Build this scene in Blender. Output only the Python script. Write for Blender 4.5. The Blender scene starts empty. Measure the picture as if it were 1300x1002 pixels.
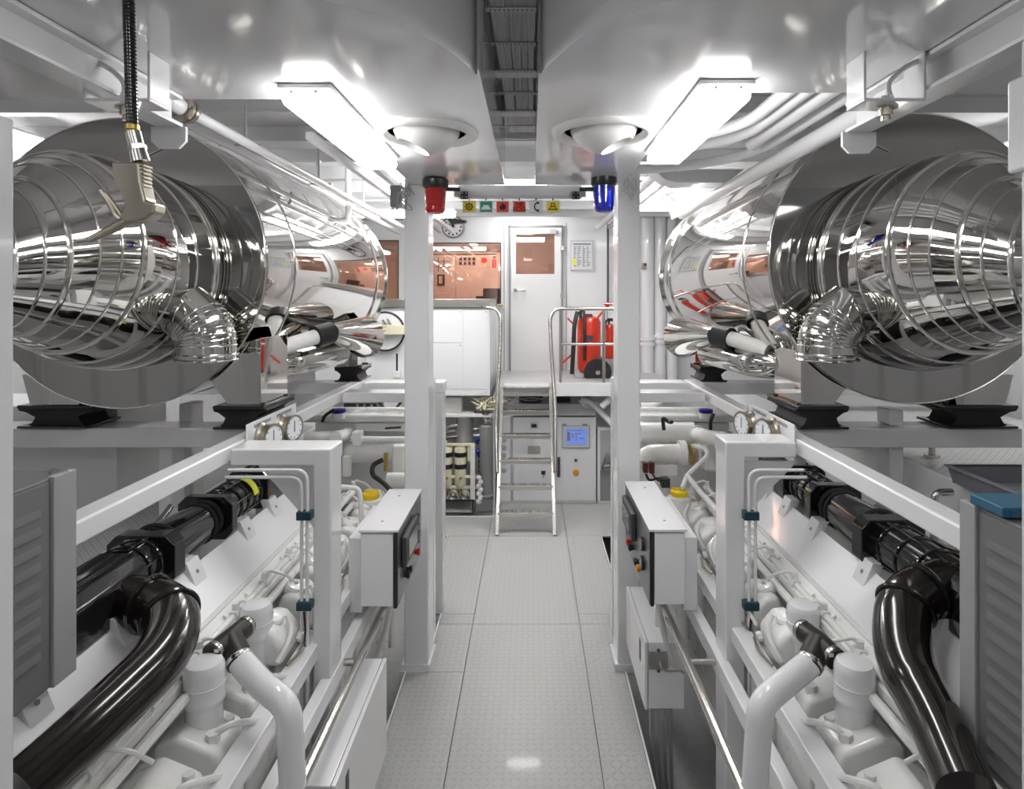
EXPO = 0.75
import bpy, bmesh, math, random
from mathutils import Vector, Matrix
random.seed(7)
PI = math.pi
F, VX, VY, EH = 780.0, 674.0, 378.0, 2.4      # focal length in px, vanishing point, eye height
def X(px, Y): return (px-VX)*Y/F
def Z(py, Y): return EH-(py-VY)*Y/F
def P(px, py, Y): return Vector((X(px, Y), Y, Z(py, Y)))
COL = bpy.context.scene.collection
V = Vector

# ---------------------------------------------------------------- materials
MAT = {}
def mat(name, col, rough=.4, metal=0, coat=0, emit=None, es=0, noise=0, nscale=20, bump=0, trans=0, ior=1.45, spec=.5, colvar=0):
    m = bpy.data.materials.new(name); m.use_nodes = True
    nt = m.node_tree; b = nt.nodes['Principled BSDF']
    b.inputs['Base Color'].default_value = (*col, 1)
    b.inputs['Roughness'].default_value = rough
    b.inputs['Metallic'].default_value = metal
    b.inputs['Coat Weight'].default_value = coat
    b.inputs['Coat Roughness'].default_value = .06
    b.inputs['Transmission Weight'].default_value = trans
    b.inputs['IOR'].default_value = ior
    b.inputs['Specular IOR Level'].default_value = spec
    if emit:
        b.inputs['Emission Color'].default_value = (*emit, 1); b.inputs['Emission Strength'].default_value = es
    tc = nt.nodes.new('ShaderNodeTexCoord')
    nz = nt.nodes.new('ShaderNodeTexNoise'); nz.inputs['Scale'].default_value = nscale; nz.inputs['Detail'].default_value = 3
    nt.links.new(tc.outputs['Object'], nz.inputs['Vector'])
    if bump:
        bp = nt.nodes.new('ShaderNodeBump'); bp.inputs['Strength'].default_value = bump; bp.inputs['Distance'].default_value = .01
        nt.links.new(nz.outputs['Fac'], bp.inputs['Height']); nt.links.new(bp.outputs['Normal'], b.inputs['Normal'])
    if noise:
        mr = nt.nodes.new('ShaderNodeMapRange'); mr.inputs['To Min'].default_value = max(0, rough-noise); mr.inputs['To Max'].default_value = rough+noise
        nt.links.new(nz.outputs['Fac'], mr.inputs['Value']); nt.links.new(mr.outputs['Result'], b.inputs['Roughness'])
    if colvar:
        mx = nt.nodes.new('ShaderNodeMix'); mx.data_type = 'RGBA'
        mx.inputs['A'].default_value = (*[c*(1-colvar) for c in col], 1); mx.inputs['B'].default_value = (*[min(1, c*(1+colvar)) for c in col], 1)
        nt.links.new(nz.outputs['Fac'], mx.inputs['Factor']); nt.links.new(mx.outputs['Result'], b.inputs['Base Color'])
    MAT[name] = m; return m
mat('white_gloss', (.80, .80, .815), .22, coat=.5, noise=.05, nscale=6, bump=.015)
mat('white_satin', (.78, .78, .79), .38, noise=.08, nscale=5)
mat('white_duct', (.72, .72, .735), .18, coat=.6, noise=.06, nscale=2, bump=.01)
mat('white_wall', (.82, .825, .84), .35, coat=.2, noise=.08, nscale=2)
mat('white_engine', (.80, .80, .78), .3, coat=.4, noise=.1, nscale=18, bump=.12, colvar=.05)
mat('ceiling_paint', (.72, .72, .73), .4, noise=.08, nscale=3)
mat('mirror_steel', (.60, .585, .56), .035, 1, noise=.02, nscale=4, bump=.02)
mat('disc_steel', (.42, .41, .395), .05, 1, noise=.02, nscale=2, bump=.01)
mat('seam_steel', (.80, .78, .75), .12, 1)
mat('tube_steel', (.62, .60, .56), .22, 1, noise=.06, nscale=30)
mat('brushed_steel', (.55, .54, .5), .3, 1, noise=.08, nscale=40)
mat('black_gloss', (.012, .011, .011), .12, coat=.6, noise=.06, nscale=30)
mat('brown_gloss', (.010, .006, .005), .16, coat=.4, noise=.08, nscale=12)
mat('rubber', (.018, .018, .018), .5, noise=.1, bump=.05)
mat('black_satin', (.02, .02, .022), .35)
mat('hose_rubber', (.025, .023, .02), .42)
mat('grey_paint', (.26, .26, .265), .4, noise=.05)
mat('grey_light', (.42, .42, .43), .35, noise=.05)
mat('grey_plastic', (.19, .19, .22), .45)
mat('dark_grey', (.06, .06, .065), .45)
mat('cable_grey', (.58, .58, .59), .5)
mat('tray_grey', (.6, .6, .61), .45)
mat('panel_steel', (.16, .165, .17), .3, metal=.6)
mat('teal', (.01, .05, .075), .4)
mat('lid_blue', (.03, .12, .20), .45)
mat('cap_blue', (.01, .015, .25), .35)
mat('red_paint', (.62, .035, .012), .25, coat=.4)
mat('sign_red', (.75, .06, .03), .4)
mat('sign_yellow', (.85, .68, .02), .4)
mat('sign_green', (.01, .30, .16), .4)
mat('sign_grey', (.72, .72, .74), .4)
mat('sign_frame', (.62, .62, .64), .35)
mat('ink', (.01, .01, .01), .5)
mat('paper', (.80, .80, .82), .5)
mat('ink_grey', (.25, .26, .33), .5)
mat('yellow', (.85, .60, .01), .35)
mat('label_yellow', (.80, .80, .03), .4)
mat('brass', (.55, .40, .13), .3, 1)
mat('tan_metal', (.46, .42, .35), .32, 1, noise=.06, nscale=12, bump=.05)
mat('cream', (.72, .68, .50), .35, coat=.2)
mat('dial', (.85, .87, .90), .4)
mat('gauge_case', (.42, .38, .32), .3, 1)
mat('amber', (.7, .28, .02), .3)
mat('nozzle_white', (.76, .75, .74), .28, coat=.2)
mat('nozzle_inner', (.60, .60, .60), .5)
mat('bilge', (.30, .30, .30), .5, colvar=.2)
mat('screen_blue', (.05, .08, .25), .2, emit=(.16, .25, .62), es=.5)
mat('dark_red', (.10, .015, .012), .35)
mat('screen_dark', (.02, .03, .04), .12, coat=.5)
mat('lamp', (.9, .9, .9), .4, emit=(1, .99, .975), es=13)
mat('lamp_housing', (.75, .76, .77), .25, coat=.3)
mat('lamp_back', (.9, .9, .9), .4, emit=(1, .99, .975), es=26)
mat('lamp_dim', (.9, .9, .9), .4, emit=(1, .99, .975), es=4)
mat('louvre_grey', (.17, .17, .172), .4, noise=.05)
mat('strip_grey', (.34, .34, .345), .35)
mat('room_salmon', (.72, .70, .68), .35)
mat('chair_dark', (.03, .03, .05), .5)

def glassy(name, tcol, refl=.12, rough=.01, tint=1.0):
    m = bpy.data.materials.new(name); m.use_nodes = True; nt = m.node_tree; nt.nodes.clear()
    o = nt.nodes.new('ShaderNodeOutputMaterial'); t = nt.nodes.new('ShaderNodeBsdfTransparent'); g = nt.nodes.new('ShaderNodeBsdfGlossy')
    t.inputs['Color'].default_value = (*tcol, 1); g.inputs['Roughness'].default_value = rough
    g.inputs['Color'].default_value = (.9, .9, .9, 1)
    mx = nt.nodes.new('ShaderNodeMixShader'); fr = nt.nodes.new('ShaderNodeFresnel'); fr.inputs['IOR'].default_value = 1.5
    ad = nt.nodes.new('ShaderNodeMath'); ad.operation = 'ADD'; ad.inputs[1].default_value = refl; ad.use_clamp = True
    nt.links.new(fr.outputs[0], ad.inputs[0]); nt.links.new(ad.outputs[0], mx.inputs[0])
    nt.links.new(t.outputs[0], mx.inputs[1]); nt.links.new(g.outputs[0], mx.inputs[2]); nt.links.new(mx.outputs[0], o.inputs[0])
    MAT[name] = m; return m
glassy('glass_salmon', (.96, .72, .62), .04)
glassy('glass_clear', (.9, .93, .93), .02)
mat('lens_red', (.38, .006, .005), .12, coat=1, trans=.35, emit=(.6, .01, .01), es=.02)
mat('lens_blue', (.004, .012, .40), .1, coat=1, trans=.35, emit=(.01, .03, .8), es=.03)

def math_node(nt, op, a, b=None, c=None):
    n = nt.nodes.new('ShaderNodeMath'); n.operation = op
    for i, v in enumerate((a, b, c)):
        if v is None: continue
        if isinstance(v, (int, float)): n.inputs[i].default_value = v
        else: nt.links.new(v, n.inputs[i])
    return n.outputs[0]
def tread(name, col, k=28.0, strength=.6, dark=.12, rough=.32, metal=0):
    """painted or bare tread plate: alternating raised lozenges"""
    m = mat(name, col, rough, metal=metal, noise=.06, nscale=6, coat=.15 if not metal else 0); nt = m.node_tree; b = nt.nodes['Principled BSDF']
    tc = nt.nodes.new('ShaderNodeTexCoord'); sp = nt.nodes.new('ShaderNodeSeparateXYZ'); nt.links.new(tc.outputs['Object'], sp.inputs[0])
    x, y = sp.outputs[0], sp.outputs[1]; N = lambda *a: math_node(nt, *a)
    u = N('MULTIPLY', x, k); v = N('MULTIPLY', y, k)
    fu = N('SUBTRACT', N('FRACT', u), .5); fv = N('SUBTRACT', N('FRACT', v), .5)
    par = N('MODULO', N('ADD', N('FLOOR', u), N('FLOOR', v)), 2.0); par = N('ABSOLUTE', par)
    p = N('ADD', fu, fv); q = N('SUBTRACT', fu, fv)
    a = N('ADD', N('MULTIPLY', p, p), N('MULTIPLY', N('MULTIPLY', q, q), 9.0))
    c = N('ADD', N('MULTIPLY', q, q), N('MULTIPLY', N('MULTIPLY', p, p), 9.0))
    d = N('ADD', N('MULTIPLY', a, par), N('MULTIPLY', c, N('SUBTRACT', 1.0, par)))
    h = nt.nodes.new('ShaderNodeMapRange'); h.interpolation_type = 'SMOOTHSTEP'
    nt.links.new(d, h.inputs['Value']); h.inputs['From Min'].default_value = .28; h.inputs['From Max'].default_value = .52
    h.inputs['To Min'].default_value = 1; h.inputs['To Max'].default_value = 0
    bp = nt.nodes.new('ShaderNodeBump'); bp.inputs['Strength'].default_value = strength; bp.inputs['Distance'].default_value = .004
    nt.links.new(h.outputs[0], bp.inputs['Height']); nt.links.new(bp.outputs[0], b.inputs['Normal'])
    mx = nt.nodes.new('ShaderNodeMix'); mx.data_type = 'RGBA'
    mx.inputs['A'].default_value = (*col, 1); mx.inputs['B'].default_value = (*[c*(1-dark) for c in col], 1)
    nt.links.new(h.outputs[0], mx.inputs['Factor']); nt.links.new(mx.outputs['Result'], b.inputs['Base Color'])
    return m
tread('tread_plate', (.46, .46, .45), 25.0, .4, .10)
tread('grating', (.62, .62, .62), 45.0, 1.0, .5, .4)

# ---------------------------------------------------------------- geometry
def frame_of(d):
    d = d.normalized(); up = V((0, 0, 1)) if abs(d.z) < .95 else V((1, 0, 0))
    a = d.cross(up).normalized(); return a, d.cross(a).normalized()
def fillet(pts, r, n=6):
    pts = [V(p) for p in pts]
    if len(pts) < 3 or r <= 0: return pts
    out = [pts[0]]
    for i in range(1, len(pts)-1):
        p, a, c = pts[i], pts[i-1], pts[i+1]
        d1, d2 = (a-p), (c-p); l = min(r, d1.length*.49, d2.length*.49)
        s, e = p+d1.normalized()*l, p+d2.normalized()*l
        for k in range(n+1):
            t = k/n; out.append((1-t)**2*s+2*t*(1-t)*p+t*t*e)
    out.append(pts[-1]); return out
class MB:
    def __init__(s): s.b = bmesh.new()
    def box(s, a, b, rot=None, about=None):
        lo = V([min(a[i], b[i]) for i in range(3)]); hi = V([max(a[i], b[i]) for i in range(3)])
        c = (lo+hi)/2; r = bmesh.ops.create_cube(s.b, size=1)
        for v in r['verts']:
            v.co = V((v.co.x*(hi.x-lo.x), v.co.y*(hi.y-lo.y), v.co.z*(hi.z-lo.z)))+c
        if rot:
            o = V(about) if about else c
            for v in r['verts']: v.co = rot @ (v.co-o)+o
        return s
    def pbox(s, x0, x1, y0, y1, Y, d):
        """box whose front face at depth Y spans the given image rectangle and reaches back by d"""
        return s.box((X(x0, Y), Y, Z(y1, Y)), (X(x1, Y), Y+d, Z(y0, Y)))
    def ring(s, c, a, b, r, n, ry=None):
        ry = r if ry is None else ry
        return [s.b.verts.new(c+a*(r*math.cos(2*PI*k/n))+b*(ry*math.sin(2*PI*k/n))) for k in range(n)]
    def skin(s, rings, cap0=True, cap1=True):
        n = len(rings[0])
        for A, B in zip(rings, rings[1:]):
            for k in range(n): s.b.faces.new((A[k], A[(k+1) % n], B[(k+1) % n], B[k]))
        if cap0: s.b.faces.new(rings[0][::-1])
        if cap1: s.b.faces.new(rings[-1])
    def cyl(s, p0, p1, r, r2=None, n=24, caps=True):
        p0, p1 = V(p0), V(p1); a, b = frame_of(p1-p0)
        s.skin([s.ring(p0, a, b, r, n), s.ring(p1, a, b, r if r2 is None else r2, n)], caps, caps); return s
    def tube(s, pts, r, n=12, fil=0, nf=6, caps=True):
        pts = fillet(pts, fil, nf); pts = [V(p) for p in pts]
        d = (pts[1]-pts[0]).normalized(); a, b = frame_of(d); rings = []
        for i, p in enumerate(pts):
            t = (pts[min(i+1, len(pts)-1)]-pts[max(i-1, 0)]).normalized()
            q = d.rotation_difference(t); a = q @ a; b = q @ b; d = t
            rr = r(i/(len(pts)-1)) if callable(r) else r
            rings.append(s.ring(p, a, b, rr, n))
        s.skin(rings, caps, caps); return s
    def lathe(s, prof, o, ax, n=40, caps=True):
        o, ax = V(o), V(ax).normalized(); a, b = frame_of(ax)
        s.skin([s.ring(o+ax*h, a, b, max(r, 1e-4), n) for r, h in prof], caps, caps); return s
    def prism(s, pts, axis, lo, hi):
        def co(p, t): return {'x': V((t, p[0], p[1])), 'y': V((p[0], t, p[1])), 'z': V((p[0], p[1], t))}[axis]
        A = [s.b.verts.new(co(p, lo)) for p in pts]; B = [s.b.verts.new(co(p, hi)) for p in pts]; n = len(pts)
        for k in range(n): s.b.faces.new((A[k], A[(k+1) % n], B[(k+1) % n], B[k]))
        s.b.faces.new(A[::-1]); s.b.faces.new(B); return s
    def sph(s, c, r, sc=(1, 1, 1), n=20):
        q = bmesh.ops.create_uvsphere(s.b, u_segments=n, v_segments=n//2+2, radius=r)
        for v in q['verts']: v.co = V((v.co.x*sc[0], v.co.y*sc[1], v.co.z*sc[2]))+V(c)
        return s
    def torus(s, c, ax, R, r, n=40, m=8):
        c, ax = V(c), V(ax).normalized(); a, b = frame_of(ax); rings = []
        for k in range(n):
            t = 2*PI*k/n; d = a*math.cos(t)+b*math.sin(t); rings.append(s.ring(c+d*R, d, ax, r, m))
        for i in range(n):
            A, B = rings[i], rings[(i+1) % n]
            for k in range(m): s.b.faces.new((A[k], A[(k+1) % m], B[(k+1) % m], B[k]))
        return s
    def bar(s, p0, p1, w, h, up=(0, 0, 1)):
        """rectangular bar from p0 to p1, w across and h along up"""
        p0, p1 = V(p0), V(p1); d = (p1-p0).normalized(); up = V(up); a = d.cross(up).normalized(); u = a.cross(d).normalized()
        q = []
        for p in (p0, p1): q.append([s.b.verts.new(p+a*(i*w/2)+u*(j*h/2)) for i, j in ((-1, -1), (1, -1), (1, 1), (-1, 1))])
        s.skin(q); return s
    def build(s, name, m, parent=None, bevel=0, ang=35, seg=2):
        bmesh.ops.recalc_face_normals(s.b, faces=s.b.faces)
        me = bpy.data.meshes.new(name); s.b.to_mesh(me); s.b.free()
        me.materials.append(MAT[m]); o = bpy.data.objects.new(name, me); COL.objects.link(o)
        for p in me.polygons: p.use_smooth = True
        if bevel:
            md = o.modifiers.new('Bevel', 'BEVEL'); md.width = bevel; md.segments = seg; md.limit_method = 'ANGLE'; md.angle_limit = math.radians(40); md.harden_normals = True
        else: me.set_sharp_from_angle(angle=math.radians(ang))
        if parent is not None:
            o.parent = parent; o.location = -abspos(parent)
        return o
def abspos(o):
    p = V(o.location)
    while o.parent: o = o.parent; p += o.location
    return p
def tag(o, label, cat, group=None):
    o['label'] = label; o['category'] = cat
    if group: o['group'] = group
    return o
def thing(name, label, cat, loc=(0, 0, 0), group=None):
    o = bpy.data.objects.new(name, None); COL.objects.link(o); o.location = loc; o.empty_display_size = .05
    return tag(o, label, cat, group)
def structure(o, kind='structure'):
    o['kind'] = kind; return o
def copy_tree(o, parent=None):
    c = o.copy(); COL.objects.link(c); c.parent = parent
    for ch in list(o.children): copy_tree(ch, c)
    return c
def text(body, loc, size, m, parent, rot=(PI/2, 0, 0), name='lettering', ext=.0006):
    cu = bpy.data.curves.new(name, 'FONT'); cu.body = body; cu.size = size; cu.align_x = 'CENTER'; cu.align_y = 'CENTER'; cu.extrude = ext
    t = bpy.data.objects.new(name, cu); COL.objects.link(t); t.rotation_euler = rot
    bpy.context.view_layer.update()
    me = bpy.data.meshes.new_from_object(t.evaluated_get(bpy.context.evaluated_depsgraph_get()))
    bpy.data.objects.remove(t); me.materials.clear(); me.materials.append(MAT[m])
    o = bpy.data.objects.new(name, me); COL.objects.link(o); o.rotation_euler = rot
    o.parent = parent; o.location = V(loc)-abspos(parent) if parent else loc
    return o
# ================================================================ camera and view
cam = bpy.data.cameras.new('camera'); co = bpy.data.objects.new('camera', cam); COL.objects.link(co)
co.location = (0, 0, EH); co.rotation_euler = (PI/2, 0, 0)
cam.sensor_width = 36; cam.lens = 36*F/1300; cam.shift_x = -(VX-650)/1300; cam.shift_y = -(501-VY)/1300; cam.clip_start = .05
sc = bpy.context.scene; sc.camera = co
sc.view_settings.view_transform = 'Standard'; sc.view_settings.look = 'None'; sc.view_settings.gamma = 1; sc.view_settings.use_curve_mapping = False
sc.view_settings.exposure = EXPO
sc.cycles.max_bounces = 10; sc.cycles.glossy_bounces = 6; sc.cycles.diffuse_bounces = 5; sc.cycles.sample_clamp_indirect = 6
w = bpy.data.worlds.new('world'); w.use_nodes = True; w.node_tree.nodes['Background'].inputs[0].default_value = (.6, .62, .66, 1); w.node_tree.nodes['Background'].inputs[1].default_value = .15; sc.world = w

# ================================================================ setting
XW, YN, YF, ZB, ZC = 3.6, -2.6, 8.2, -.35, 3.5
m = MB(); m.box((-XW, YN, ZB-.05), (XW, YF+.1, ZB)); structure(m.build('floor', 'bilge'))
m = MB(); m.box((-XW-.1, YN, ZC), (XW+.1, YF+.1, ZC+.1)); structure(m.build('ceiling', 'ceiling_paint'))
for s, nm in ((-1, 'wall_left'), (1, 'wall_right')):
    m = MB(); m.box((s*XW, YN, ZB), (s*(XW+.1), YF+.1, ZC))
    for k in range(18): m.box((s*XW, YN+.5+k*.6, ZB), (s*(XW-.06), YN+.54+k*.6, ZC))
    structure(m.build(nm, 'white_wall'))
m = MB(); m.box((-XW, YN-.1, ZB), (XW, YN, ZC)); structure(m.build('wall_front', 'white_wall'))
# ceiling deck beams
for i, y in enumerate((.2, 2.75, 3.35, 3.95, 4.55, 5.15, 5.75, 6.35, 6.95, 7.55)):
    m = MB(); m.box((-XW, y, ZC-.09), (XW, y+.012, ZC)); m.box((-XW, y-.03, ZC-.1), (XW, y+.042, ZC-.09))
    structure(m.build('trim_%d' % (i+1), 'ceiling_paint'))
# far wall with openings
def xr(px): return X(px, YF)
def zr(py): return Z(py, YF)
m = MB()
holes = [(420, 505, 306, 388), (549, 635, 309, 386), (655, 704, 298, 348)]
xs = [-XW]
for a, b, t, u in holes:
    m.box((xs[-1], YF, ZB), (xr(a), YF+.06, ZC)); m.box((xr(a), YF, zr(t)), (xr(b), YF+.06, ZC)); m.box((xr(a), YF, ZB), (xr(b), YF+.06, zr(u))); xs.append(xr(b))
m.box((xs[-1], YF, ZB), (XW, YF+.06, ZC))
structure(m.build('wall_back', 'white_wall'))
# wall joints: vertical cover strips left of and right of the door
m = MB()
for px in (640, 719, 771): m.pbox(px-.7, px+.7, 283, 470, YF-.006, .006)
structure(m.build('trim_20', 'grey_light'))
m = MB(); m.pbox(771, 773, 285, 392, YF-.03, .03); structure(m.build('trim_21', 'dark_grey'))
for i, (a, b, t, u) in enumerate(holes[:2]):
    f = MB(); g = 1.1
    for q in ((a-g, a, t-g, u+g), (b, b+g, t-g, u+g), (a, b, t-g, t), (a, b, u, u+g)): f.pbox(*q, YF-.012, .07)
    fo = structure(f.build('window_%d' % (i+1), 'dark_grey'))
    g_ = MB(); g_.pbox(a, b, t, u, YF+.02, .008); g_.build('window_pane', 'glass_salmon', fo)
# door
d = MB(); D0 = YF-.05
for q in ((648.5, 655, 289, 473), (704, 712.5, 289, 473), (655, 704, 289, 298), (655, 704, 348, 473)): d.pbox(*q, D0, .045)
door = structure(d.build('door_1', 'white_satin'))
f = MB()
for q in ((646.5, 647.9, 286.6, 473), (713.1, 714.5, 286.6, 473), (646.5, 714.5, 286, 288)): f.pbox(*q, D0+.005, .04)
f.build('door_frame', 'grey_paint', door)
g_ = MB(); g_.pbox(655, 704, 298, 348, D0+.02, .008); g_.build('window_pane', 'glass_salmon', door)
h = MB(); h.tube([P(654, 368.5, D0-.05), P(666, 368.5, D0-.05)], .012); h.cyl(P(654, 368.5, D0), P(654, 368.5, D0-.06), .022); h.cyl(P(666, 368.5, D0), P(666, 368.5, D0-.05), .012)
h.build('door_handle', 'tube_steel', door)
h = MB(); h.pbox(677, 704, 295.2, 297, D0-.05, .05); h.pbox(698, 706, 291, 297, D0-.06, .06); h.build('door_closer', 'grey_light', door)
for y in (315, 375): h = MB(); h.pbox(711.5, 716, y-3, y+3, D0-.03, .03); h.build('hinge', 'brushed_steel', door, .003)

# ---------------------------------------------------------------- control room behind the panes
m = MB(); m.box((-3, YF+.06, 1.35), (1.6, YF+2.2, 1.4)); structure(m.build('floor_control_room', 'grey_light'))
m = MB(); m.box((-3, YF+2.2, 1.4), (1.6, YF+2.25, 3.5)); m.box((-3.05, YF+.06, 1.35), (-3, YF+2.2, 3.5)); m.box((1.6, YF+.06, 1.35), (1.65, YF+2.2, 3.5)); m.box((-3, YF+.06, 3.46), (1.6, YF+2.2, 3.5))
structure(m.build('wall_control_room', 'room_salmon'))
YC = YF+1.5
sw = thing('switchboard', 'tall switchboard of pale doors seen through the large tinted window', 'switchboard', (-1, YC, 1.4))
m = MB(); m.pbox(405, 636, 321, 450, YC, .5); m.build('body', 'room_salmon', sw, .01)
for a, b in ((407, 460), (462, 502), (504, 548), (551, 576.5), (578.5, 625)):
    m = MB(); m.pbox(a, b, 325, 420, YC-.015, .015); m.build('door', 'room_salmon', sw, .004)
m = MB(); m.pbox(550, 630, 322, 323, YC-.02, .02)
for x in (556.5, 563.5): m.pbox(x-.4, x+.4, 327, 345, YC-.02, .02)
for y in (332, 339): m.pbox(551, 571, y-.3, y+.3, YC-.02, .02)
m.build('trim_line', 'dark_grey', sw)
for i in range(4):
    for j in range(2):
        m = MB(); x = 583+i*5.6; y = 327+j*5.4; m.pbox(x, x+3.4, y, y+3.6, YC-.03, .02); m.build('meter', 'dark_grey', sw)
m = MB(); m.pbox(555, 564.5, 348.5, 362.5, YC-.035, .02); m.build('breaker_panel', 'dark_grey', sw)
m = MB(); m.pbox(557, 561.5, 350.5, 360, YC-.04, .01); m.build('breaker_insert', 'cream', sw)
m = MB()
for k in range(5): m.cyl(P(614.5+2*math.cos(k*1.257), 330.5+2*math.sin(k*1.257), YC-.03), P(614.5+2*math.cos(k*1.257), 330.5+2*math.sin(k*1.257), YC-.015), .022)
m.build('red_emblem', 'sign_red', sw)
e = thing('fire_extinguisher', 'small red extinguisher hung inside the control room behind the large tinted window', 'fire extinguisher', P(627, 340, YC-.12))
m = MB(); c = P(627.5, 334, YC-.12); m.lathe([(.001, -.08), (.034, -.075), (.036, .03), (.03, .06), (.012, .07), (.012, .085), (.001, .086)], c, (0, 0, 1), 16); m.build('bottle', 'red_paint', e)
m = MB(); m.box(c+V((-.025, -.01, .085)), c+V((.03, .01, .105))); m.build('valve', 'black_satin', e)
ch = thing('office_chair', 'dark blue chair inside the control room, low in the large tinted window', 'chair', (X(625, YF+.7), YF+.7, 1.4))
m = MB(); m.pbox(613, 636, 366, 392, YF+.6, .08); m.build('backrest', 'chair_dark', ch, .02)
m = MB(); m.pbox(608, 636, 392, 397, YF+.6, .5); m.build('seat', 'chair_dark', ch, .02)
m = MB(); m.pbox(604, 613, 376, 384, YF+.6, .05); m.build('armrest', 'chair_dark', ch, .01)
m = MB(); m.cyl((X(622, YF+.85), YF+.85, 1.42), (X(622, YF+.85), YF+.85, Z(395, YF+.7)), .03); m.lathe([(.25, 0), (.25, .03), (.03, .06)], (X(622, YF+.85), YF+.85, 1.4), (0, 0, 1), 20); m.build('pedestal', 'dark_grey', ch)

# ================================================================ luminaires
def lamp(name, x0, x1, y0, y1, ztop, label, group=None, lens='lamp', h=.07):
    t = thing(name, label, 'light fixture', ((x0+x1)/2, (y0+y1)/2, ztop), group)
    m = MB(); m.box((x0, y0, ztop-.018), (x1, y1, ztop)); m.build('housing', 'lamp_housing', t, .008)
    m = MB(); m.box((x0+.008, y0+.008, ztop-h), (x1-.008, y1-.008, ztop-.02)); m.build('diffuser', lens, t, .028, seg=4)
    for yy in (y0-.004, y1-.012) if (y1-y0) > (x1-x0) else ():
        for xx in (x0+.05, x1-.05):
            m = MB(); m.cyl((xx, yy, ztop-.03), (xx, yy+.016, ztop-.03), .006, n=12); m.build('end_cap', 'lamp_housing', t)
    return t
lamp('ceiling_light', -.83, -.65, 2.0, 3.05, 3.1, 'bright fluorescent light under the duct left of the walkway, beside the left round nozzle')
lamp('ceiling_light', .54, .72, 1.96, 2.93, 3.1, 'bright fluorescent light under the duct right of the walkway, beside the right round nozzle')
lamp('ceiling_light', X(449, 6), X(577, 6), 6.0, 6.18, Z(265, 6), 'crosswise fluorescent light behind the left column and red beacon', lens='lamp_back')
lamp('ceiling_light', X(765, 6), X(872, 6), 6.0, 6.18, Z(256, 6), 'crosswise fluorescent light behind the right column and blue beacon', lens='lamp_back')
lamp('ceiling_light', -.33, .15, 5.55, 5.70, 3.49, 'short ceiling light seen in the slot between the two ducts', lens='lamp_back')
lamp('ceiling_light', -.30, .12, 7.62, 7.77, 3.49, 'short ceiling light just in front of the control room door', lens='lamp_back')
lamp('ceiling_light', X(655, YF+1), X(692, YF+1), YF+.8, YF+1.0, 3.3, 'lamp inside the control room seen through the door pane')
lamp('ceiling_light', -1.3, -.4, YF+.8, YF+1.0, 3.44, 'added lamp inside the control room above the large tinted window')  # added so the room behind the tinted glass is lit
for s in (-1, 1):       # added over the silencers to light them; behind the photographer: seen in polished steel
    sd = 'left' if s < 0 else 'right'
    lamp('ceiling_light', s*3.05-.09, s*3.05+.09, 3.4, 4.7, 3.38, 'added fluorescent light over the outer side of the %s silencer' % sd)
    lamp('ceiling_light', s*1.05-.09, s*1.05+.09, 4.6, 5.8, 3.38, 'added fluorescent light near the ceiling between the %s silencer and its column' % sd, lens='lamp_back')  # added to brighten the middle of the room
    lamp('ceiling_light', s*1.15-.09, s*1.15+.09, -.9, .4, 3.4, 'fluorescent light behind the viewpoint on the %s' % sd, lens='lamp_dim')
    lamp('ceiling_light', s*2.7-.09, s*2.7+.09, -1.2, .3, 3.4, 'fluorescent light behind the viewpoint by the %s hull side' % sd, lens='lamp_dim')
lamp('ceiling_light', -.25, .11, -.7, .45, 3.49, 'added fluorescent light on the ceiling behind the viewpoint over the walkway', lens='lamp_dim')  # added to light the duct sides and the cable tray slot
# lamp over the door inside the control room gives the warm glow through the panes

# ================================================================ ducts under the ceiling
duct = {}
for s, pts, lab in ((-1, [(-.16, 3.82), (-.16, 2.05), (-.172, 1.93), (-.2, 1.82), (-.25, 1.70), (-.317, 1.59), (-.394, 1.508), (-.475, 1.455), (-.62, 1.39), (-.9, 1.32), (-1.4, 1.28), (-3.55, 1.25), (-3.55, 2.17), (-.74, 2.17), (-.74, 3.82)],
                     'white glossy air duct with curved edge on the left above the walkway'),
                    (1, [(.024, 3.82), (.024, 2.06), (.032, 1.92), (.071, 1.80), (.153, 1.615), (.23, 1.53), (.336, 1.444), (.46, 1.38), (.7, 1.32), (1.2, 1.27), (3.55, 1.25), (3.55, 2.1), (.565, 2.1), (.565, 3.82)],
                     'white glossy air duct with curved edge on the right above the walkway')):
    # smooth the curved edge
    m = MB(); sm = []
    n = len(pts)
    for i, p in enumerate(pts):
        if 1 <= i <= n-6:
            q = pts[i+1]; pr = pts[i-1]; nx = pts[i+2] if i+2 < n else q
            for k in range(4):
                t = k/4; f = lambda a, b, c, d: .5*((2*b)+(-a+c)*t+(2*a-5*b+4*c-d)*t*t+(-a+3*b-3*c+d)*t**3)
                sm.append((f(pr[0], p[0], q[0], nx[0]), f(pr[1], p[1], q[1], nx[1])))
        else: sm.append(p)
    m.prism(sm, 'z', 3.1, ZC-.001)
    duct[s] = tag(m.build('air_duct', 'white_duct', None, .006), lab, 'air duct')

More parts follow.
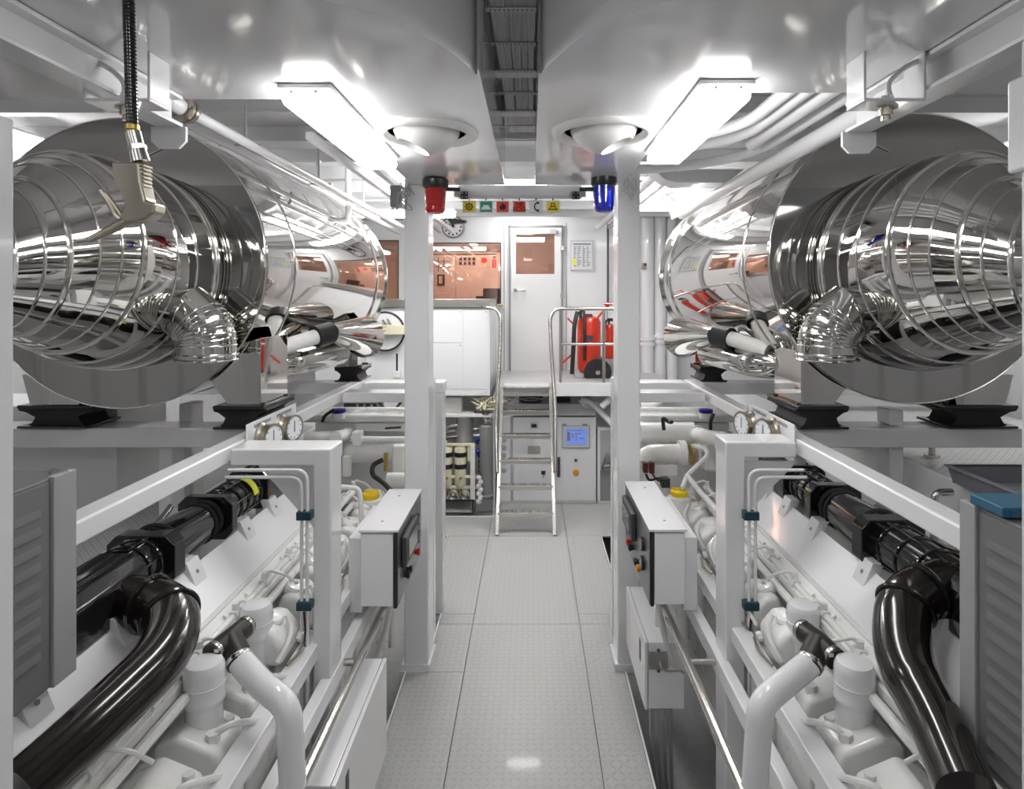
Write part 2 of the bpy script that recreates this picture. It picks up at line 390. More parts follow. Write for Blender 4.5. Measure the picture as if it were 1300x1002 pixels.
for s, cx, cy, sd in ((-1, -.44, 2.6, 'left'), (1, X(766, 2.58), 2.58, 'right')):
    t = thing('air_nozzle', 'round white swivel air nozzle set in the %s duct, above the %s beacon' % (sd, 'red' if s < 0 else 'blue'), 'air nozzle', (cx, cy, 3.1))
    m = MB(); m.lathe([(.218, 0), (.216, .012), (.200, .022), (.178, .020), (.163, .006), (.160, -.02)], (cx, cy, 3.1), (0, 0, -1), 64); m.build('flange', 'nozzle_white', t, ang=60)
    ax = V((s*.42, -.05, -.9)).normalized(); prof = []
    for k in range(14):
        a = .50+k*(PI*.5)/13; prof.append((.150*math.sin(a), .150*math.cos(a)))
    prof = [(.045, .04), (.068, .126)]+prof
    m = MB(); m.lathe(prof, (cx, cy, 3.1+.055), ax, 48); m.build('ball', 'nozzle_white', t, ang=50)

for s, px, sd, col, y0, y1 in ((-1, 552.5, 'red', 'lens_red', 228, 272), (1, 767, 'blue', 'lens_blue', 225, 270)):
    Y = 3.6; c = P(px, 228, Y); t = thing('beacon', '%s warning beacon with black cap hanging at the top of the %s column' % (sd, 'left' if s < 0 else 'right'), 'beacon', (c.x, Y, 3.1))
    m = MB(); m.lathe([(.06, 3.1-EH), (.077, Z(y0+1, Y)-EH), (.077, Z(y0+9, Y)-EH), (.068, Z(y0+12, Y)-EH)], (c.x, Y, EH), (0, 0, 1), 40); m.build('cap', 'black_satin', t)
    m = MB(); zt, zb = Z(y0+12, Y), Z(y1, Y); prof = [(.066, zt)]
    for k in range(9):
        z = zt-(zt-zb-.03)*(k+.5)/9.5; prof += [(.0665-.0009*k, z+.006), (.0630-.0009*k, z-.001)] if s < 0 else [(.0655-.0006*k, z)]
    prof += [(.058, zb+.022), (.05, zb+.006), (.03, zb)]
    m.lathe([(r, z-EH) for r, z in prof], (c.x, Y, EH), (0, 0, 1), 40); m.build('lens', col, t, ang=60 if s > 0 else 30)
    m = MB(); m.tube([(c.x-s*.06, Y+.02, 3.04), (c.x-s*.14, Y+.04, 3.04)], .012); m.build('cable_gland', 'black_satin', t)

# sign bar and signs
Y = 3.86
t = thing('sign_bar', 'long pale grey bar across the walkway under the ducts carrying symbols', 'sign bar', P(660, 235, Y))
m = MB(); m.pbox(581.5, 738.5, 235, 251, Y, .07); m.build('housing', 'sign_frame', t, .006)
m = MB(); m.pbox(581.5, 738.5, 248.6, 249.2, Y-.004, .006); m.build('lower_lip', 'grey_light', t)
for px in (589.3, 731):
    m = MB(); m.pbox(px-4.5, px+4.5, 243, 252.5, Y-.02, .03); k = m.build('end_block', 'black_satin', t, .003)
    for a in (-2.6, 2.6):
        for b in (-2.6, 2.6):
            m = MB(); c = P(px+a, 247.6+b, Y-.024); m.cyl(c, c+V((0, .006, 0)), .0045, n=10); m.build('screw', 'grey_light', k)
for px in (579, 741): m = MB(); m.pbox(px-2.5, px+2.5, 239, 249, Y+.02, .04); m.build('mount_lug', 'grey_light', t)
def sign(px, colr, label, draw, dark=False):
    c = P(px, 263, Y-.0); o = thing('warning_sign', label, 'sign', c, 'symbol plates hanging in a row under the bar')
    m = MB(); m.pbox(px-8.6, px+8.6, 254.5, 270, Y+.01, .012); m.build('plate', 'sign_frame', o, .002)
    m = MB(); m.pbox(px-7.4, px+7.4, 256, 269, Y+.004, .008); m.build('field', colr, o)
    m = MB(); m.cyl(P(px, 251.5, Y+.015), P(px, 254.6, Y+.015), .004, n=8); m.build('hanger', 'dark_grey', o)
    draw(o, px)
u = Y-.001
def put(m, o, col='ink', nm='symbol'): m.build(nm, col, o)
def d_gear(o, px):
    m = MB(); c = P(px, 262.5, u); m.torus(c, (0, 1, 0), .018, .0028); m.torus(c, (0, 1, 0), .007, .0022)
    for k in range(8):
        a = k*PI/4; dd = V((math.cos(a), 0, math.sin(a))); m.bar(c+dd*.018, c+dd*.027, .004, .006, (0, 1, 0))
    put(m, o)
def d_boat(o, px):
    m = MB(); m.pbox(px-5.5, px+5.5, 263.5, 265.2, u, .003); m.pbox(px-6.5, px+6.5, 265.4, 266.2, u, .003)
    q = [P(px-4.5, 263.5, u), P(px-3, 260.5, u), P(px+3, 260.5, u), P(px+4.5, 263.5, u)]; m.prism([(v.x, v.z) for v in q], 'y', u, u+.003)
    put(m, o, 'paper')
def d_flame(o, px):
    q = [(0, -5.5), (2, -2.5), (3.6, -3.4), (4, 1), (2.6, 4), (-2.6, 4), (-4, 1), (-3, -1.5), (-1.6, -1)]
    m = MB(); m.prism([(X(px+a, u), Z(262.5+b, u)) for a, b in q], 'y', u, u+.003); put(m, o)
def d_fog(o, px):
    text('HI', P(px, 259.6, u), .042, 'ink', o); text('FOG', P(px, 265.8, u), .042, 'ink', o)
def d_phone(o, px):
    m = MB(); c = P(px+2.5, 262.5, u); m.tube([c+V((.018*math.cos(a)-.004, 0, .024*math.sin(a))) for a in [1.75+k*.28 for k in range(11)]], .0038)
    for sg in (-1, 1): m.box(c+V((-.008, -.002, sg*.024-.006)), c+V((.008, .003, sg*.024+.006)))
    put(m, o)
def d_horn(o, px):
    m = MB(); m.pbox(px-6, px+6, 265.3, 266.6, u, .003)
    m.bar(P(px-5, 265.5, u), P(px-2.2, 262, u), .004, .003, (0, 1, 0)); m.bar(P(px+5, 265.5, u), P(px+2.2, 262, u), .004, .003, (0, 1, 0)); m.pbox(px-2.8, px+2.8, 261.5, 262.6, u, .003)
    m.pbox(px-2.6, px-1.6, 258, 262, u, .003); m.pbox(px+1.6, px+2.6, 258, 262, u, .003); m.pbox(px-2.6, px+2.6, 257.6, 258.5, u, .003); put(m, o)
sign(595.7, 'sign_yellow', 'yellow plate with a black gear symbol, leftmost under the bar', d_gear)
sign(617, 'sign_green', 'green plate with a white boat symbol under the bar', d_boat)
sign(638, 'sign_red', 'red plate with a black flame symbol under the bar', d_flame)
sign(659.4, 'sign_red', 'red plate reading HI FOG in black under the bar', d_fog)
sign(680.5, 'sign_grey', 'grey plate with a black telephone handset symbol under the bar', d_phone)
sign(702, 'sign_yellow', 'yellow plate with a black horn symbol, rightmost under the bar', d_horn)

# cable tray between the ducts
t = thing('cable_tray', 'grey ladder tray carrying cables in the slot between the ducts', 'cable tray', (-.07, 2.5, 3.4))
m = MB(); m.box((-.158, .5, 3.43), (-.155, 4.2, 3.45)); m.build('side_rail', 'tray_grey', t)
m = MB(); m.box((.019, .5, 3.43), (.022, 4.2, 3.45)); m.build('side_rail', 'tray_grey', t)
for k in range(11):
    y = .95+k*.29
    m = MB(); m.box((-.158, y, 3.395), (.022, y+.028, 3.399)); m.box((-.158, y, 3.395), (-.155, y+.028, 3.45)); m.box((.019, y, 3.395), (.022, y+.028, 3.45)); r = m.build('rung', 'tray_grey', t)
    h = MB()
    for j in range(10): c = V((-.14+j*.0158, y+.014, 3.3940)); h.cyl(c, c+V((0, 0, .002)), .0036, n=8)
    h.build('slot_hole', 'ink', r)
for k in range(19):
    x0 = -.147+k*.0088; w_ = random.uniform(-.006, .006); m = MB()
    r = random.choice((.0042, .005, .0055))
    m.tube([(x0+w_*math.sin(i*.5)+random.uniform(-.001, .001)+(.012 if k < 5 else 0)*i/14*(5-k)*.35, .6+i*.24, 3.4055+.0006*math.sin(i+k)) for i in range(14)], r, n=8)
    tag(m.build('cable', 'cable_grey' if k % 4 else 'tray_grey'), 'grey cable running lengthwise in the overhead tray between the ducts', 'cable', 'cables on the overhead tray')

# hoist rails and brackets
for s, xc, ye, sd, bx0, bx1 in ((-1, -1.25, 2.13, 'left', -1.27, -1.08), (1, 1.17, 2.2, 'right', X(1097, 1.74), X(1177, 1.74))):
    m = MB(); m.box((xc-.045, 1.0, 2.99), (xc+.045, ye, 3.003)); m.box((xc-.006, 1.0, 3.0), (xc+.006, ye, 3.095)); m.box((xc-.045, 1.0, 3.085), (xc+.045, ye, 3.098))
    t = thing('hoist_rail', 'white steel hoist rail under the %s duct, above the %s silencer' % (sd, sd), 'hoist rail', (xc, 1.5, 3.1))
    m.build('beam', 'white_gloss', t, .003)
    m = MB(); m.prism([(xc-.06, 2.99), (xc-.06, 2.94), (xc-.035, 2.915), (xc+.035, 2.915), (xc+.06, 2.94), (xc+.06, 2.99)], 'y', ye-.012, ye); m.build('end_stop', 'white_gloss', t)
    t = thing('pipe_hanger', 'white folded bracket with a bolt under the %s duct' % sd, 'bracket', ((bx0+bx1)/2, 1.74, 3.1))
    m = MB(); m.box((bx0, 1.74, 2.965), (bx0+.008, 1.84, 3.1)); m.box((bx1-.008, 1.74, 2.965), (bx1, 1.84, 3.1)); m.box((bx0, 1.74, 2.957), (bx1, 1.84, 2.967)); m.build('channel', 'white_gloss', t, .004)
    cx = (bx0+bx1)/2; m = MB(); m.tube([(cx+.03*(-s)*-1, 1.79, 2.95), (cx, 1.79, 3.02), (cx+s*.05, 1.78, 3.07), (cx+s*.12, 1.76, 3.095)], .008, fil=.03); m.build('rod', 'white_gloss', t)
    m = MB(); m.cyl((cx, 1.79, 2.965), (cx, 1.79, 2.985), .02, n=6); m.build('nut', 'white_gloss', t)
    m = MB(); m.cyl((cx, 1.79, 2.93), (cx, 1.79, 2.957), .02, n=12); m.cyl((cx, 1.79, 2.915), (cx, 1.79, 2.93), .013, n=12); m.build('bolt_head', 'tan_metal', t)
# hose with gun on the left
Y = 1.35
t = thing('hose_gun', 'black hose hanging from above with a dull metal trigger gun at its end', 'hose', P(168, 160, Y))
m = MB(); m.tube([P(163, -40, Y), P(163, 10, Y), P(165, 80, Y), P(168, 162, Y)], .0115, n=16, fil=.05); h = m.build('hose', 'black_gloss', t)
m = MB()
for k in range(34): c = P(163.4+4.5*k/34, 4+k*4.6, Y); m.torus(c, (0, 0, 1), .0116, .0012, 16, 6)
m.build('hose_ribbing', 'rubber', h)
m = MB(); m.lathe([(.012, 0), (.014, .002), (.014, .012), (.012, .014)], P(168, 166, Y), (0, 0, 1), 20); m.build('ferrule', 'brass', t)
m = MB(); a, b = P(169, 168, Y), P(179, 206, Y); m.cyl(a, a.lerp(b, .45), .0155, n=20); m.cyl(a.lerp(b, .45), a.lerp(b, .6), .019, n=6); m.cyl(a.lerp(b, .6), b, .0165, .019, n=20); m.build('swivel_fitting', 'tube_steel', t)
m = MB(); q = [(149, 208), (184, 208), (186, 232), (192, 256), (204, 260), (203, 272), (190, 282), (166, 284), (158, 276), (166, 262), (160, 246), (152, 236)]
m.prism([(X(a, Y), Z(b, Y)) for a, b in q], 'y', Y-.022, Y+.022); gbody = m.build('gun_body', 'tan_metal', t, .006, seg=3)
m = MB()
for k in range(6): c = P(185.5, 212+k*5, Y); m.box(c+V((-.004, -.016, -.0025)), c+V((.005, .016, .0025)))
m.build('grip_ridge', 'tan_metal', gbody, .0015)
m = MB(); m.tube([P(170, 276, Y), P(140, 292, Y), P(112, 305, Y)], lambda f: .013-.006*f, n=14); m.build('spout', 'tan_metal', t)
m = MB(); m.tube([P(128, 242, Y), P(138, 256, Y), P(148, 276, Y), P(160, 282, Y)], .0065, n=8, fil=.01); m.tube([P(134, 246, Y), P(146, 262, Y), P(156, 276, Y)], .005, n=8, fil=.01); m.build('trigger', 'tan_metal', t)

# ================================================================ walkway plates
def plate(x0, x1, y0, y1, z=0):
    g = .0022; m = MB(); m.box((x0+g, y0+g, z-.012), (x1-g, y1-g, z)); return m
XL, XR = -.428, .359
rows = [(.6, 2.85), (2.85, 4.516), (4.516, 6.18)]
i = 0
def addp(a):
    global i
    i += 1; o = a.build('floor_plate_%d' % i, 'tread_plate'); structure(o)
for y0, y1 in rows:
    addp(plate(XL, XR, y0, y1))
addp(plate(-.795, XL, .6, 2.85)); addp(plate(-.795, XL, 2.85, 3.94)); addp(plate(-.675, XL, 3.94, 4.516)); addp(plate(-.675, XL, 4.516, 4.66)); addp(plate(-.83, XL, 4.66, 6.18))
addp(plate(XR, .60, .6, 2.85)); addp(plate(XR, .60, 2.85, 4.516)); addp(plate(XR, .60, 4.516, 4.66)); addp(plate(XR, .70, 4.66, 6.18))
addp(plate(-1.6, XL, 6.18, 6.72)); addp(plate(XL, XR, 6.18, 8.1)); addp(plate(XR, 1.5, 6.18, 8.1))
m = MB()     # white kerbs along the plate edges and the frame below
k = .012
for a, b in (((-.807, .6), (-.795, 3.93)), ((-.687, 3.93), (-.675, 4.66)), ((-.84, 3.928), (-.675, 3.94)), ((.60, .6), (.612, 4.66)), ((-.842, 4.66), (-.83, 6.18)), ((.70, 4.66), (.712, 6.18))):
    m.box((a[0], a[1], -.16), (b[0], b[1], .008))
m.box((-1.6, 6.72, -.1), (-.40, 6.735, .01)); structure(m.build('trim_22', 'white_gloss', None, .002))
m = MB(); m.box((-.79, .6, -.3), (.59, 8.1, -.05)); structure(m.build('floor_base', 'grey_paint'))
# ================================================================ columns
def column(x0, x1, y0, y1, z0, label):
    t = thing('support_column', label, 'column', ((x0+x1)/2, (y0+y1)/2, z0))
    m = MB(); m.box((x0, y0, z0), (x1, y1, ZC)); m.build('shaft', 'white_gloss', t, .012, seg=3)
    m = MB(); m.box((x0-.02, y0-.01, z0-.01), (x1+.012, y1+.02, z0+.045)); m.build('foot_plate', 'white_gloss', t, .004)
    return t
column(X(513, 3.95), X(544, 3.95), 3.95, 4.16, 0, 'white square column beside the walkway under the red beacon')
column(X(784, 3.95), X(813, 3.95), 3.95, 4.16, 0, 'white square column beside the walkway under the blue beacon')
# cable tangle and small box at the column tops
def tangle(c, seed, label, col='grey_light'):
    rnd = random.Random(seed); m = MB()
    for k in range(7):
        pts = [c+V((rnd.uniform(-.06, .06), rnd.uniform(-.03, .03), rnd.uniform(-.11, .09))) for _ in range(4)]
        m.tube(pts, .0045, n=8, fil=.05)
    return tag(m.build('cable_loop', col), label, 'cable')
tangle(P(514, 247, 3.88), 3, 'looped grey cables at the top of the left column beside the small grey box')
tangle(P(797, 232, 3.90), 5, 'looped pale cables at the top of the right column', 'sign_frame')
tangle(P(848, 232, 5.2), 9, 'looped grey cables below the cross duct right of the right column')
t = thing('junction_box', 'small dark grey box left of the left column top', 'junction box', P(501, 250, 3.9))
m = MB(); m.pbox(495, 508.5, 235, 262, 3.9, .06); m.build('body', 'grey_paint', t, .004)
m = MB(); m.pbox(496, 507.5, 236.5, 258, 3.893, .008); m.build('lid', 'grey_paint', t, .002)
m = MB(); m.cyl(P(498.5, 262, 3.93), P(498.5, 266, 3.93), .008, n=10); m.cyl(P(504, 262, 3.93), P(504, 266, 3.93), .008, n=10); m.build('cable_gland', 'grey_light', t)

# near posts at the picture edges
t = thing('door_post', 'white upright post at the left edge with a small dark catch', 'post', (X(9, 1.1), 1.1, 0))
m = MB(); m.box((X(-60, 1.2), 1.1, -.35), (X(18, 1.2), 1.2, Z(152, 1.2))); m.build('upright', 'white_gloss', t, .004)
m = MB(); m.box((X(18,1.2)-.025, 1.03, 2.02), (X(18,1.2)+.012, 1.13, 2.045)); m.build('catch', 'black_satin', t, .004)
t = thing('door_post', 'white upright post at the right edge with a thick block at its head', 'post', (X(1300, 1.1), 1.1, 0))
m = MB(); m.box((X(1296, 1.2), 1.1, -.35), (X(1370, 1.2), 1.2, 2.9)); m.build('upright', 'white_gloss', t, .004)
m = MB(); m.box((X(1277, 1.22), 1.14, Z(222, 1.22)), (X(1296, 1.22)+.03, 1.22, Z(104, 1.22))); m.build('head_block', 'white_gloss', t, .008, seg=3)

# ================================================================ steel support frames
HR = EH-.643            # top of the frame rails
def frame(s, xo, xi, pf, pb, yf, sd):
    """s side; xo/xi outer and inner face of the long rail; pf/pb inner and outer faces of the front post; yf front"""
    t = thing('support_frame', 'white welded steel frame of rails and posts over the %s engine' % sd, 'steel frame', (xi, yf, ZB))
    zt, zb = HR, HR-.072
    B = lambda nm, a, b, bev=.009: (lambda m: m.build(nm, 'white_gloss', t, bev, seg=3))(MB().box(a, b))
    B('long_rail', (xo, 1.738 if s < 0 else 1.706, zb), (xi, 4.85, zt))
    B('cross_beam', (xi-s*.02, yf, zb), (pf, yf+.17, zt-.0005))
    B('front_post', (pb, yf-.001, ZB), (pf, yf+.15, zt))
    # gusset at the front corner: its diagonal edge falls towards the post
    yg = yf+.06; m = MB(); q = [(327, 590), (400, 590), (400, 672)] if s < 0 else [(1012, 586), (943, 586), (943, 658)]
    m.prism([(X(a_, yg), Z(b_, yg)) for a_, b_ in q], 'y', yg, yg+.012); m.build('gusset', 'white_gloss', t)
    # second and third cross beams to the column
    ce = X(513, 3.95)-.01 if s < 0 else X(813, 3.95)+.01
    B('cross_beam', (xi-s*.02, 4.17, zb+.002), (s*.70, 4.33, zt-.002))
    B('cross_beam', (xi-s*.02, 4.66, zb-.01), (s*.66, 4.83, zt-.001))
    # short post behind the column
    B('rear_post', (X(541.5, 4.35) if s < 0 else X(777, 4.35), 4.35, ZB), (X(551, 4.35) if s < 0 else X(786, 4.35), 4.43, Z(480, 4.35)), .006)
    B('rear_post', (s*.668, 4.668, ZB), (s*.735, 4.822, zt-.01))
    # outriggers to the hull with posts
    B('outrigger_beam', (s*3.58, 3.04, zb-.03), (xo-s*.0+s*.02, 3.22, zt-.004))
    B('outrigger_beam', (s*3.58, 4.66, zb-.02), (xo+s*.02, 4.83, zt-.003))
    B('outer_post', (s*1.80, 3.08, ZB), (s*1.87, 3.2, zb))
    B('outer_post', (s*1.80, 3.08, zt), (s*1.87, 3.2, zt+.08)) if s > 0 else B('outer_post', (s*1.80, 3.26, ZB), (s*1.87, 3.38, zt+.08))
    B('outer_post', (s*1.42, 3.32, ZB), (s*1.49, 3.44, zb))
    return t
frame(-1, -1.383, -1.30, X(420, 2.61), X(397, 2.61), 2.61, 'left')
frame(1, 1.286, 1.205, X(921, 2.74), X(946, 2.74), 2.74, 'right')

# ================================================================ silencers
XC = -.065
def silencer(s, cx, y1, sd):
    y0 = 3.0; cz = 2.568 if s < 0 else 2.592; R = .706
    t = thing('exhaust_silencer', 'large polished steel silencer drum along the %s side' % sd, 'silencer', (cx, y0, cz-R))
    m = MB(); m.lathe([(R, 0), (R, y1-y0-.22), (R-.02, y1-y0-.12), (R-.08, y1-y0-.04), (R-.18, y1-y0)], (cx, y0+.012, cz), (0, 1, 0), 160); m.build('drum', 'mirror_steel', t, ang=50)
    m = MB(); m.lathe([(R+.004, 0), (R+.006, .012)], (cx, y0, cz), (0, 1, 0), 160); m.build('end_disc', 'disc_steel', t)
    m = MB(); m.torus((cx, y0, cz), (0, 1, 0), R+.002, .0045, 160); m.build('disc_rim', 'seam_steel', t)
    for y in (3.38, 5.2, y1-.21): m = MB(); m.torus((cx, y, cz), (0, 1, 0), R, .006, 160); m.build('band', 'seam_steel', t)
    m = MB(); a = PI/2-s*-.35
    m.bar((cx+.3*-s, y0-.004, cz+R*.86), (cx+.12*-s, y0-.004, cz+.52), .004, .006, (0, 1, 0)); m.build('weld_seam', 'seam_steel', t)
    # saddles: inner near, inner far, outer near
    xi = s*1.335
    for ya, yb, xa in ((3.03, 3.36, 0), (4.72, 4.98, 0)):
        zt_ = 2.20 if ya < 4 else 2.24; zlo = 1.872
        m = MB(); m.box((xi-s*.003, ya, zlo), (xi+s*.003, yb, zt_)); m.build('saddle_plate', 'mirror_steel', t, .001)
        m = MB(); q = [(xi, zt_), (xi, zlo), (xi+s*.16, zlo), (xi+s*.25, zlo+.12), (xi+s*.2, zt_-.06)]
        m.prism(q, 'y', ya+.004, ya+.010); m.build('saddle_rib', 'mirror_steel', t)
        m = MB(); m.prism(q, 'y', yb-.010, yb-.004); m.build('saddle_rib', 'mirror_steel', t)
    m = MB(); xo = cx+s*.35; m.prism([(xo-.12, 1.872), (xo+.12, 1.872), (xo+.16, 2.02), (xo-.16, 2.02)], 'y', 3.03, 3.3); m.build('saddle_block', 'mirror_steel', t)
    return t
silencer(-1, -2.0, 5.75, 'left'); silencer(1, 1.87, 5.78, 'right')

def mount(x, y, sd, lab, w=.12, l=.36):
    t = thing('rubber_mount', lab, 'rubber mount', (x, y, HR))
    z = HR
    m = MB(); m.prism([(x-w, z), (x+w, z), (x+w*.72, z+.02), (x+w*.62, z+.05), (x+w*.9, z+.075), (x+w*1.1, z+.082), (x+w*1.1, z+.095), (x-w*1.1, z+.095), (x-w*1.1, z+.082), (x-w*.9, z+.075), (x-w*.62, z+.05), (x-w*.72, z+.02)], 'y', y, y+l)
    m.build('rubber_block', 'rubber', t, .004)
    m = MB(); m.box((x-w*1.05, y-.02, z+.095), (x+w*1.05, y+l+.02, z+.113)); m.build('top_plate', 'black_gloss', t, .004)
    m = MB(); m.box((x-w*1.0, y-.03, z), (x+w*1.0, y+l+.03, z+.012)); m.build('base_plate', 'black_gloss', t, .003)
    for yy in (y+.04, y+l-.04): m = MB(); m.cyl((x-w*.8 if x > 0 else x+w*.8, yy, z+.113), (x-w*.8 if x > 0 else x+w*.8, yy, z+.121), .013, n=6); m.build('bolt', 'black_satin', t)
for s, sd in ((-1, 'left'), (1, 'right')):
    mount(s*1.43, 3.02, sd, 'black rubber mount under the near bracket of the %s silencer, above the gauges' % sd)
    mount(s*1.40, 4.72, sd, 'black rubber mount under the far bracket of the %s silencer' % sd, .10, .26)
    mount((-2.0 if s < 0 else 1.87)+s*.35, 3.04, sd, 'black rubber mount under the hull side of the %s silencer disc' % sd, .17, .2)

# exhaust elbows coming towards the viewer and bending out to the hull
def elbow(s, cx, sd):
    r, Y0, cz = .485, 2.93, 2.545
    t = thing('exhaust_elbow', 'fat polished segmented exhaust elbow in front of the %s silencer disc' % sd, 'exhaust pipe', (cx, Y0, cz-r))
    o_ = 1.99      # stations: outward offset, depth, turn, radius, height of the centre
    st = [(1.99, 2.995, 0, .487, 2.545), (1.99, 2.93, 0, .485, 2.545), (1.985, 2.80, 2, .475, 2.555), (1.975, 2.68, 4, .455, 2.57), (1.955, 2.52, 8, .41, 2.585), (1.945, 2.44, 11, .378, 2.58), (1.93, 2.36, 14, .345, 2.57),
          (1.91, 2.27, 18, .29, 2.55), (1.90, 2.20, 22, .255, 2.54), (1.88, 2.12, 28, .205, 2.52), (1.93, 2.02, 55, .19, 2.51), (2.12, 1.95, 80, .19, 2.50), (3.2, 1.93, 90, .19, 2.50)]
    N = 120; m = MB(); rings = []
    def geo(q):
        o, y, dg, rr, zz = q; th = math.radians(dg); c = V((cx+s*(o-o_), y, zz)); return c, V((-s*math.cos(th), -math.sin(th), 0)), V((s*math.sin(th), -math.cos(th), 0)), rr
    for q in st:
        c, u_, ax, rr = geo(q); rings.append([m.b.verts.new(c+u_*(rr*math.cos(2*PI*k/N))+V((0, 0, 1))*(rr*math.sin(2*PI*k/N))) for k in range(N)])
    m.skin(rings, False, True); m.build('segmented_shell', 'mirror_steel', t, ang=7)
    for i, q in enumerate(st[1:-1]):
        c, u_, ax, rr = geo(q); w_ = (.010, .005, .004, .011, .005, .004, .010, .005, .009, .006, .006)[i]
        m = MB(); m.torus(c, ax, rr+.001, w_, 120); m.build('band', 'seam_steel', t)
        if i == 0: m = MB(); m.torus(c+ax*-.03, ax, rr+.001, .007, 120); m.build('band', 'seam_steel', t)
    # smaller ribbed stub dropping below the elbow
    px = 263 if s < 0 else 1050
    c = V((X(px, 2.80), 2.80, Z(450, 2.80))); top = c+V((s*.26, .04, .34)); m = MB()
    pts = fillet([c+V((0, 0, -.02)), c+V((0, 0, .10)), top], .16, 7)
    m.tube(pts, .125, n=48); q = m.build('drop_stub', 'mirror_steel', t, ang=20)
    m = MB()
    for i in range(1, len(pts)-1): m.torus(pts[i], (pts[i+1]-pts[i-1]), .126, .004, 48)
    m.build('stub_rib', 'seam_steel', q)
    m = MB(); m.torus(c, (0, 0, 1), .130, .007, 48); m.torus(c+V((0, 0, -.022)), (0, 0, 1), .130, .006, 48); m.build('stub_flange', 'seam_steel', q)
elbow(-1, -1.99, 'left'); elbow(1, 1.87, 'right')

# turbo outlet: bright lagged pipe and black sleeve between the silencer and the frame
for s, a, b, c_, e_, sd in ((-1, (350, 446, 3.42), (362, 440, 3.46), (400, 428, 3.62), (420, 422, 3.72), 'left'), (1, (975, 446, 3.5), (960, 440, 3.55), (928, 430, 3.7), (908, 426, 3.8), 'right')):
    t = thing('air_pipe', 'white pipe with a black rubber sleeve under the middle of the %s silencer' % sd, 'pipe', P(*a))
    m = MB(); m.tube([P(*a), P(*b), P(*c_)], .045, n=24, fil=.1); m.build('pipe', 'white_engine', t)
    m = MB(); m.cyl(P(*c_), P(*e_), .065, n=28); m.build('rubber_sleeve', 'rubber', t)
    f = P(*e_); g = P(462 if s < 0 else 868, 428, 4.5); m = MB(); m.cyl(f, g, .05, .15, n=40); m.build('cone', 'mirror_steel', t)
    # lagged duct below it
    p0 = P(358 if s < 0 else 965, 462, 3.52); p1 = P(430 if s < 0 else 900, 447, 4.1)
    o = MB(); o.tube([p0+V((s*.22, -.04, 0)), p0, p1], .085, n=40, fil=.2); tag(o.build('lagged_duct', 'mirror_steel'), 'shiny lagged duct low under the far half of the %s silencer' % sd, 'duct')

# ================================================================ gauges
def gauges(s, plate_px, dials, sd):
    xi = -1.30 if s < 0 else 1.205; xs_ = xi-s*.004
    Ya, Yb = 2.79, 3.38
    t = thing('gauge_plate', 'white plate with printed lines fixed to the %s frame rail behind its gauges' % sd, 'plate', (xs_, 3.0, HR))
    m = MB(); m.box((xs_, Ya, HR-.055), (xs_-s*.006, Yb, HR+.065)); m.build('plate', 'white_gloss', t, .002)
    m = MB(); x_ = xs_-s*.0075
    for yy in (2.86, 3.12):
        for k in range(8): m.box((x_, yy+k*.024, HR+.035), (x_-s*.001, yy+k*.024+.016, HR+.050))
    m.build('engraved_text', 'ink_grey', t)
    for i, (px, py, Y) in enumerate(dials):
        c = P(px, py, Y); dr = V((-s*.95, -.31, .0)).normalized()
        g = thing('pressure_gauge', '%s round steel pressure gauge on the %s frame rail' % ('farther' if i == 1 else 'nearer', sd), 'gauge', c)
        r = .064
        m = MB(); m.lathe([(r*.9, -.035), (r, -.03), (r, 0), (r*1.08, .002), (r*1.08, .008), (r*.93, .010), (r*.91, .004)], c, dr, 40); m.build('case', 'gauge_case', g)
        m = MB(); m.cyl(c+dr*.004, c+dr*.006, r*.92, n=40); dl = m.build('dial', 'dial', g)
        m = MB(); a, b = frame_of(dr)
        for k in range(9):
            th = -.7+k*(PI+1.4)/8; q = a*math.cos(th)+b*math.sin(th); m.bar(c+dr*.0065+q*r*.7, c+dr*.0065+q*r*.84, .003, .001, dr)
        m.build('scale_mark', 'ink', dl)
        m = MB(); m.bar(c+dr*.008-V((0, 0, 1))*r*.3, c+dr*.008+V((0, 0, 1))*r*.6, .004, .001, dr); m.build('needle', 'ink', g)
        bk = V((xs_-s*.012, c.y+.01, c.z)); m = MB(); m.lathe([(r*1.12, -.004), (r*1.12, .006), (r*.95, .02), (.02, .024)], bk, (-s, 0, 0), 40); m.build('back_flange', 'gauge_case', g)
        m = MB(); m.cyl(bk, c-dr*.03, .014, n=14); m.build('stem', 'black_satin', g)
gauges(-1, None, [(346, 556, 2.92), (372.5, 543.5, 3.18)], 'left')
gauges(1, None, [(970, 549, 3.0), (942.5, 538.5, 3.31)], 'right')

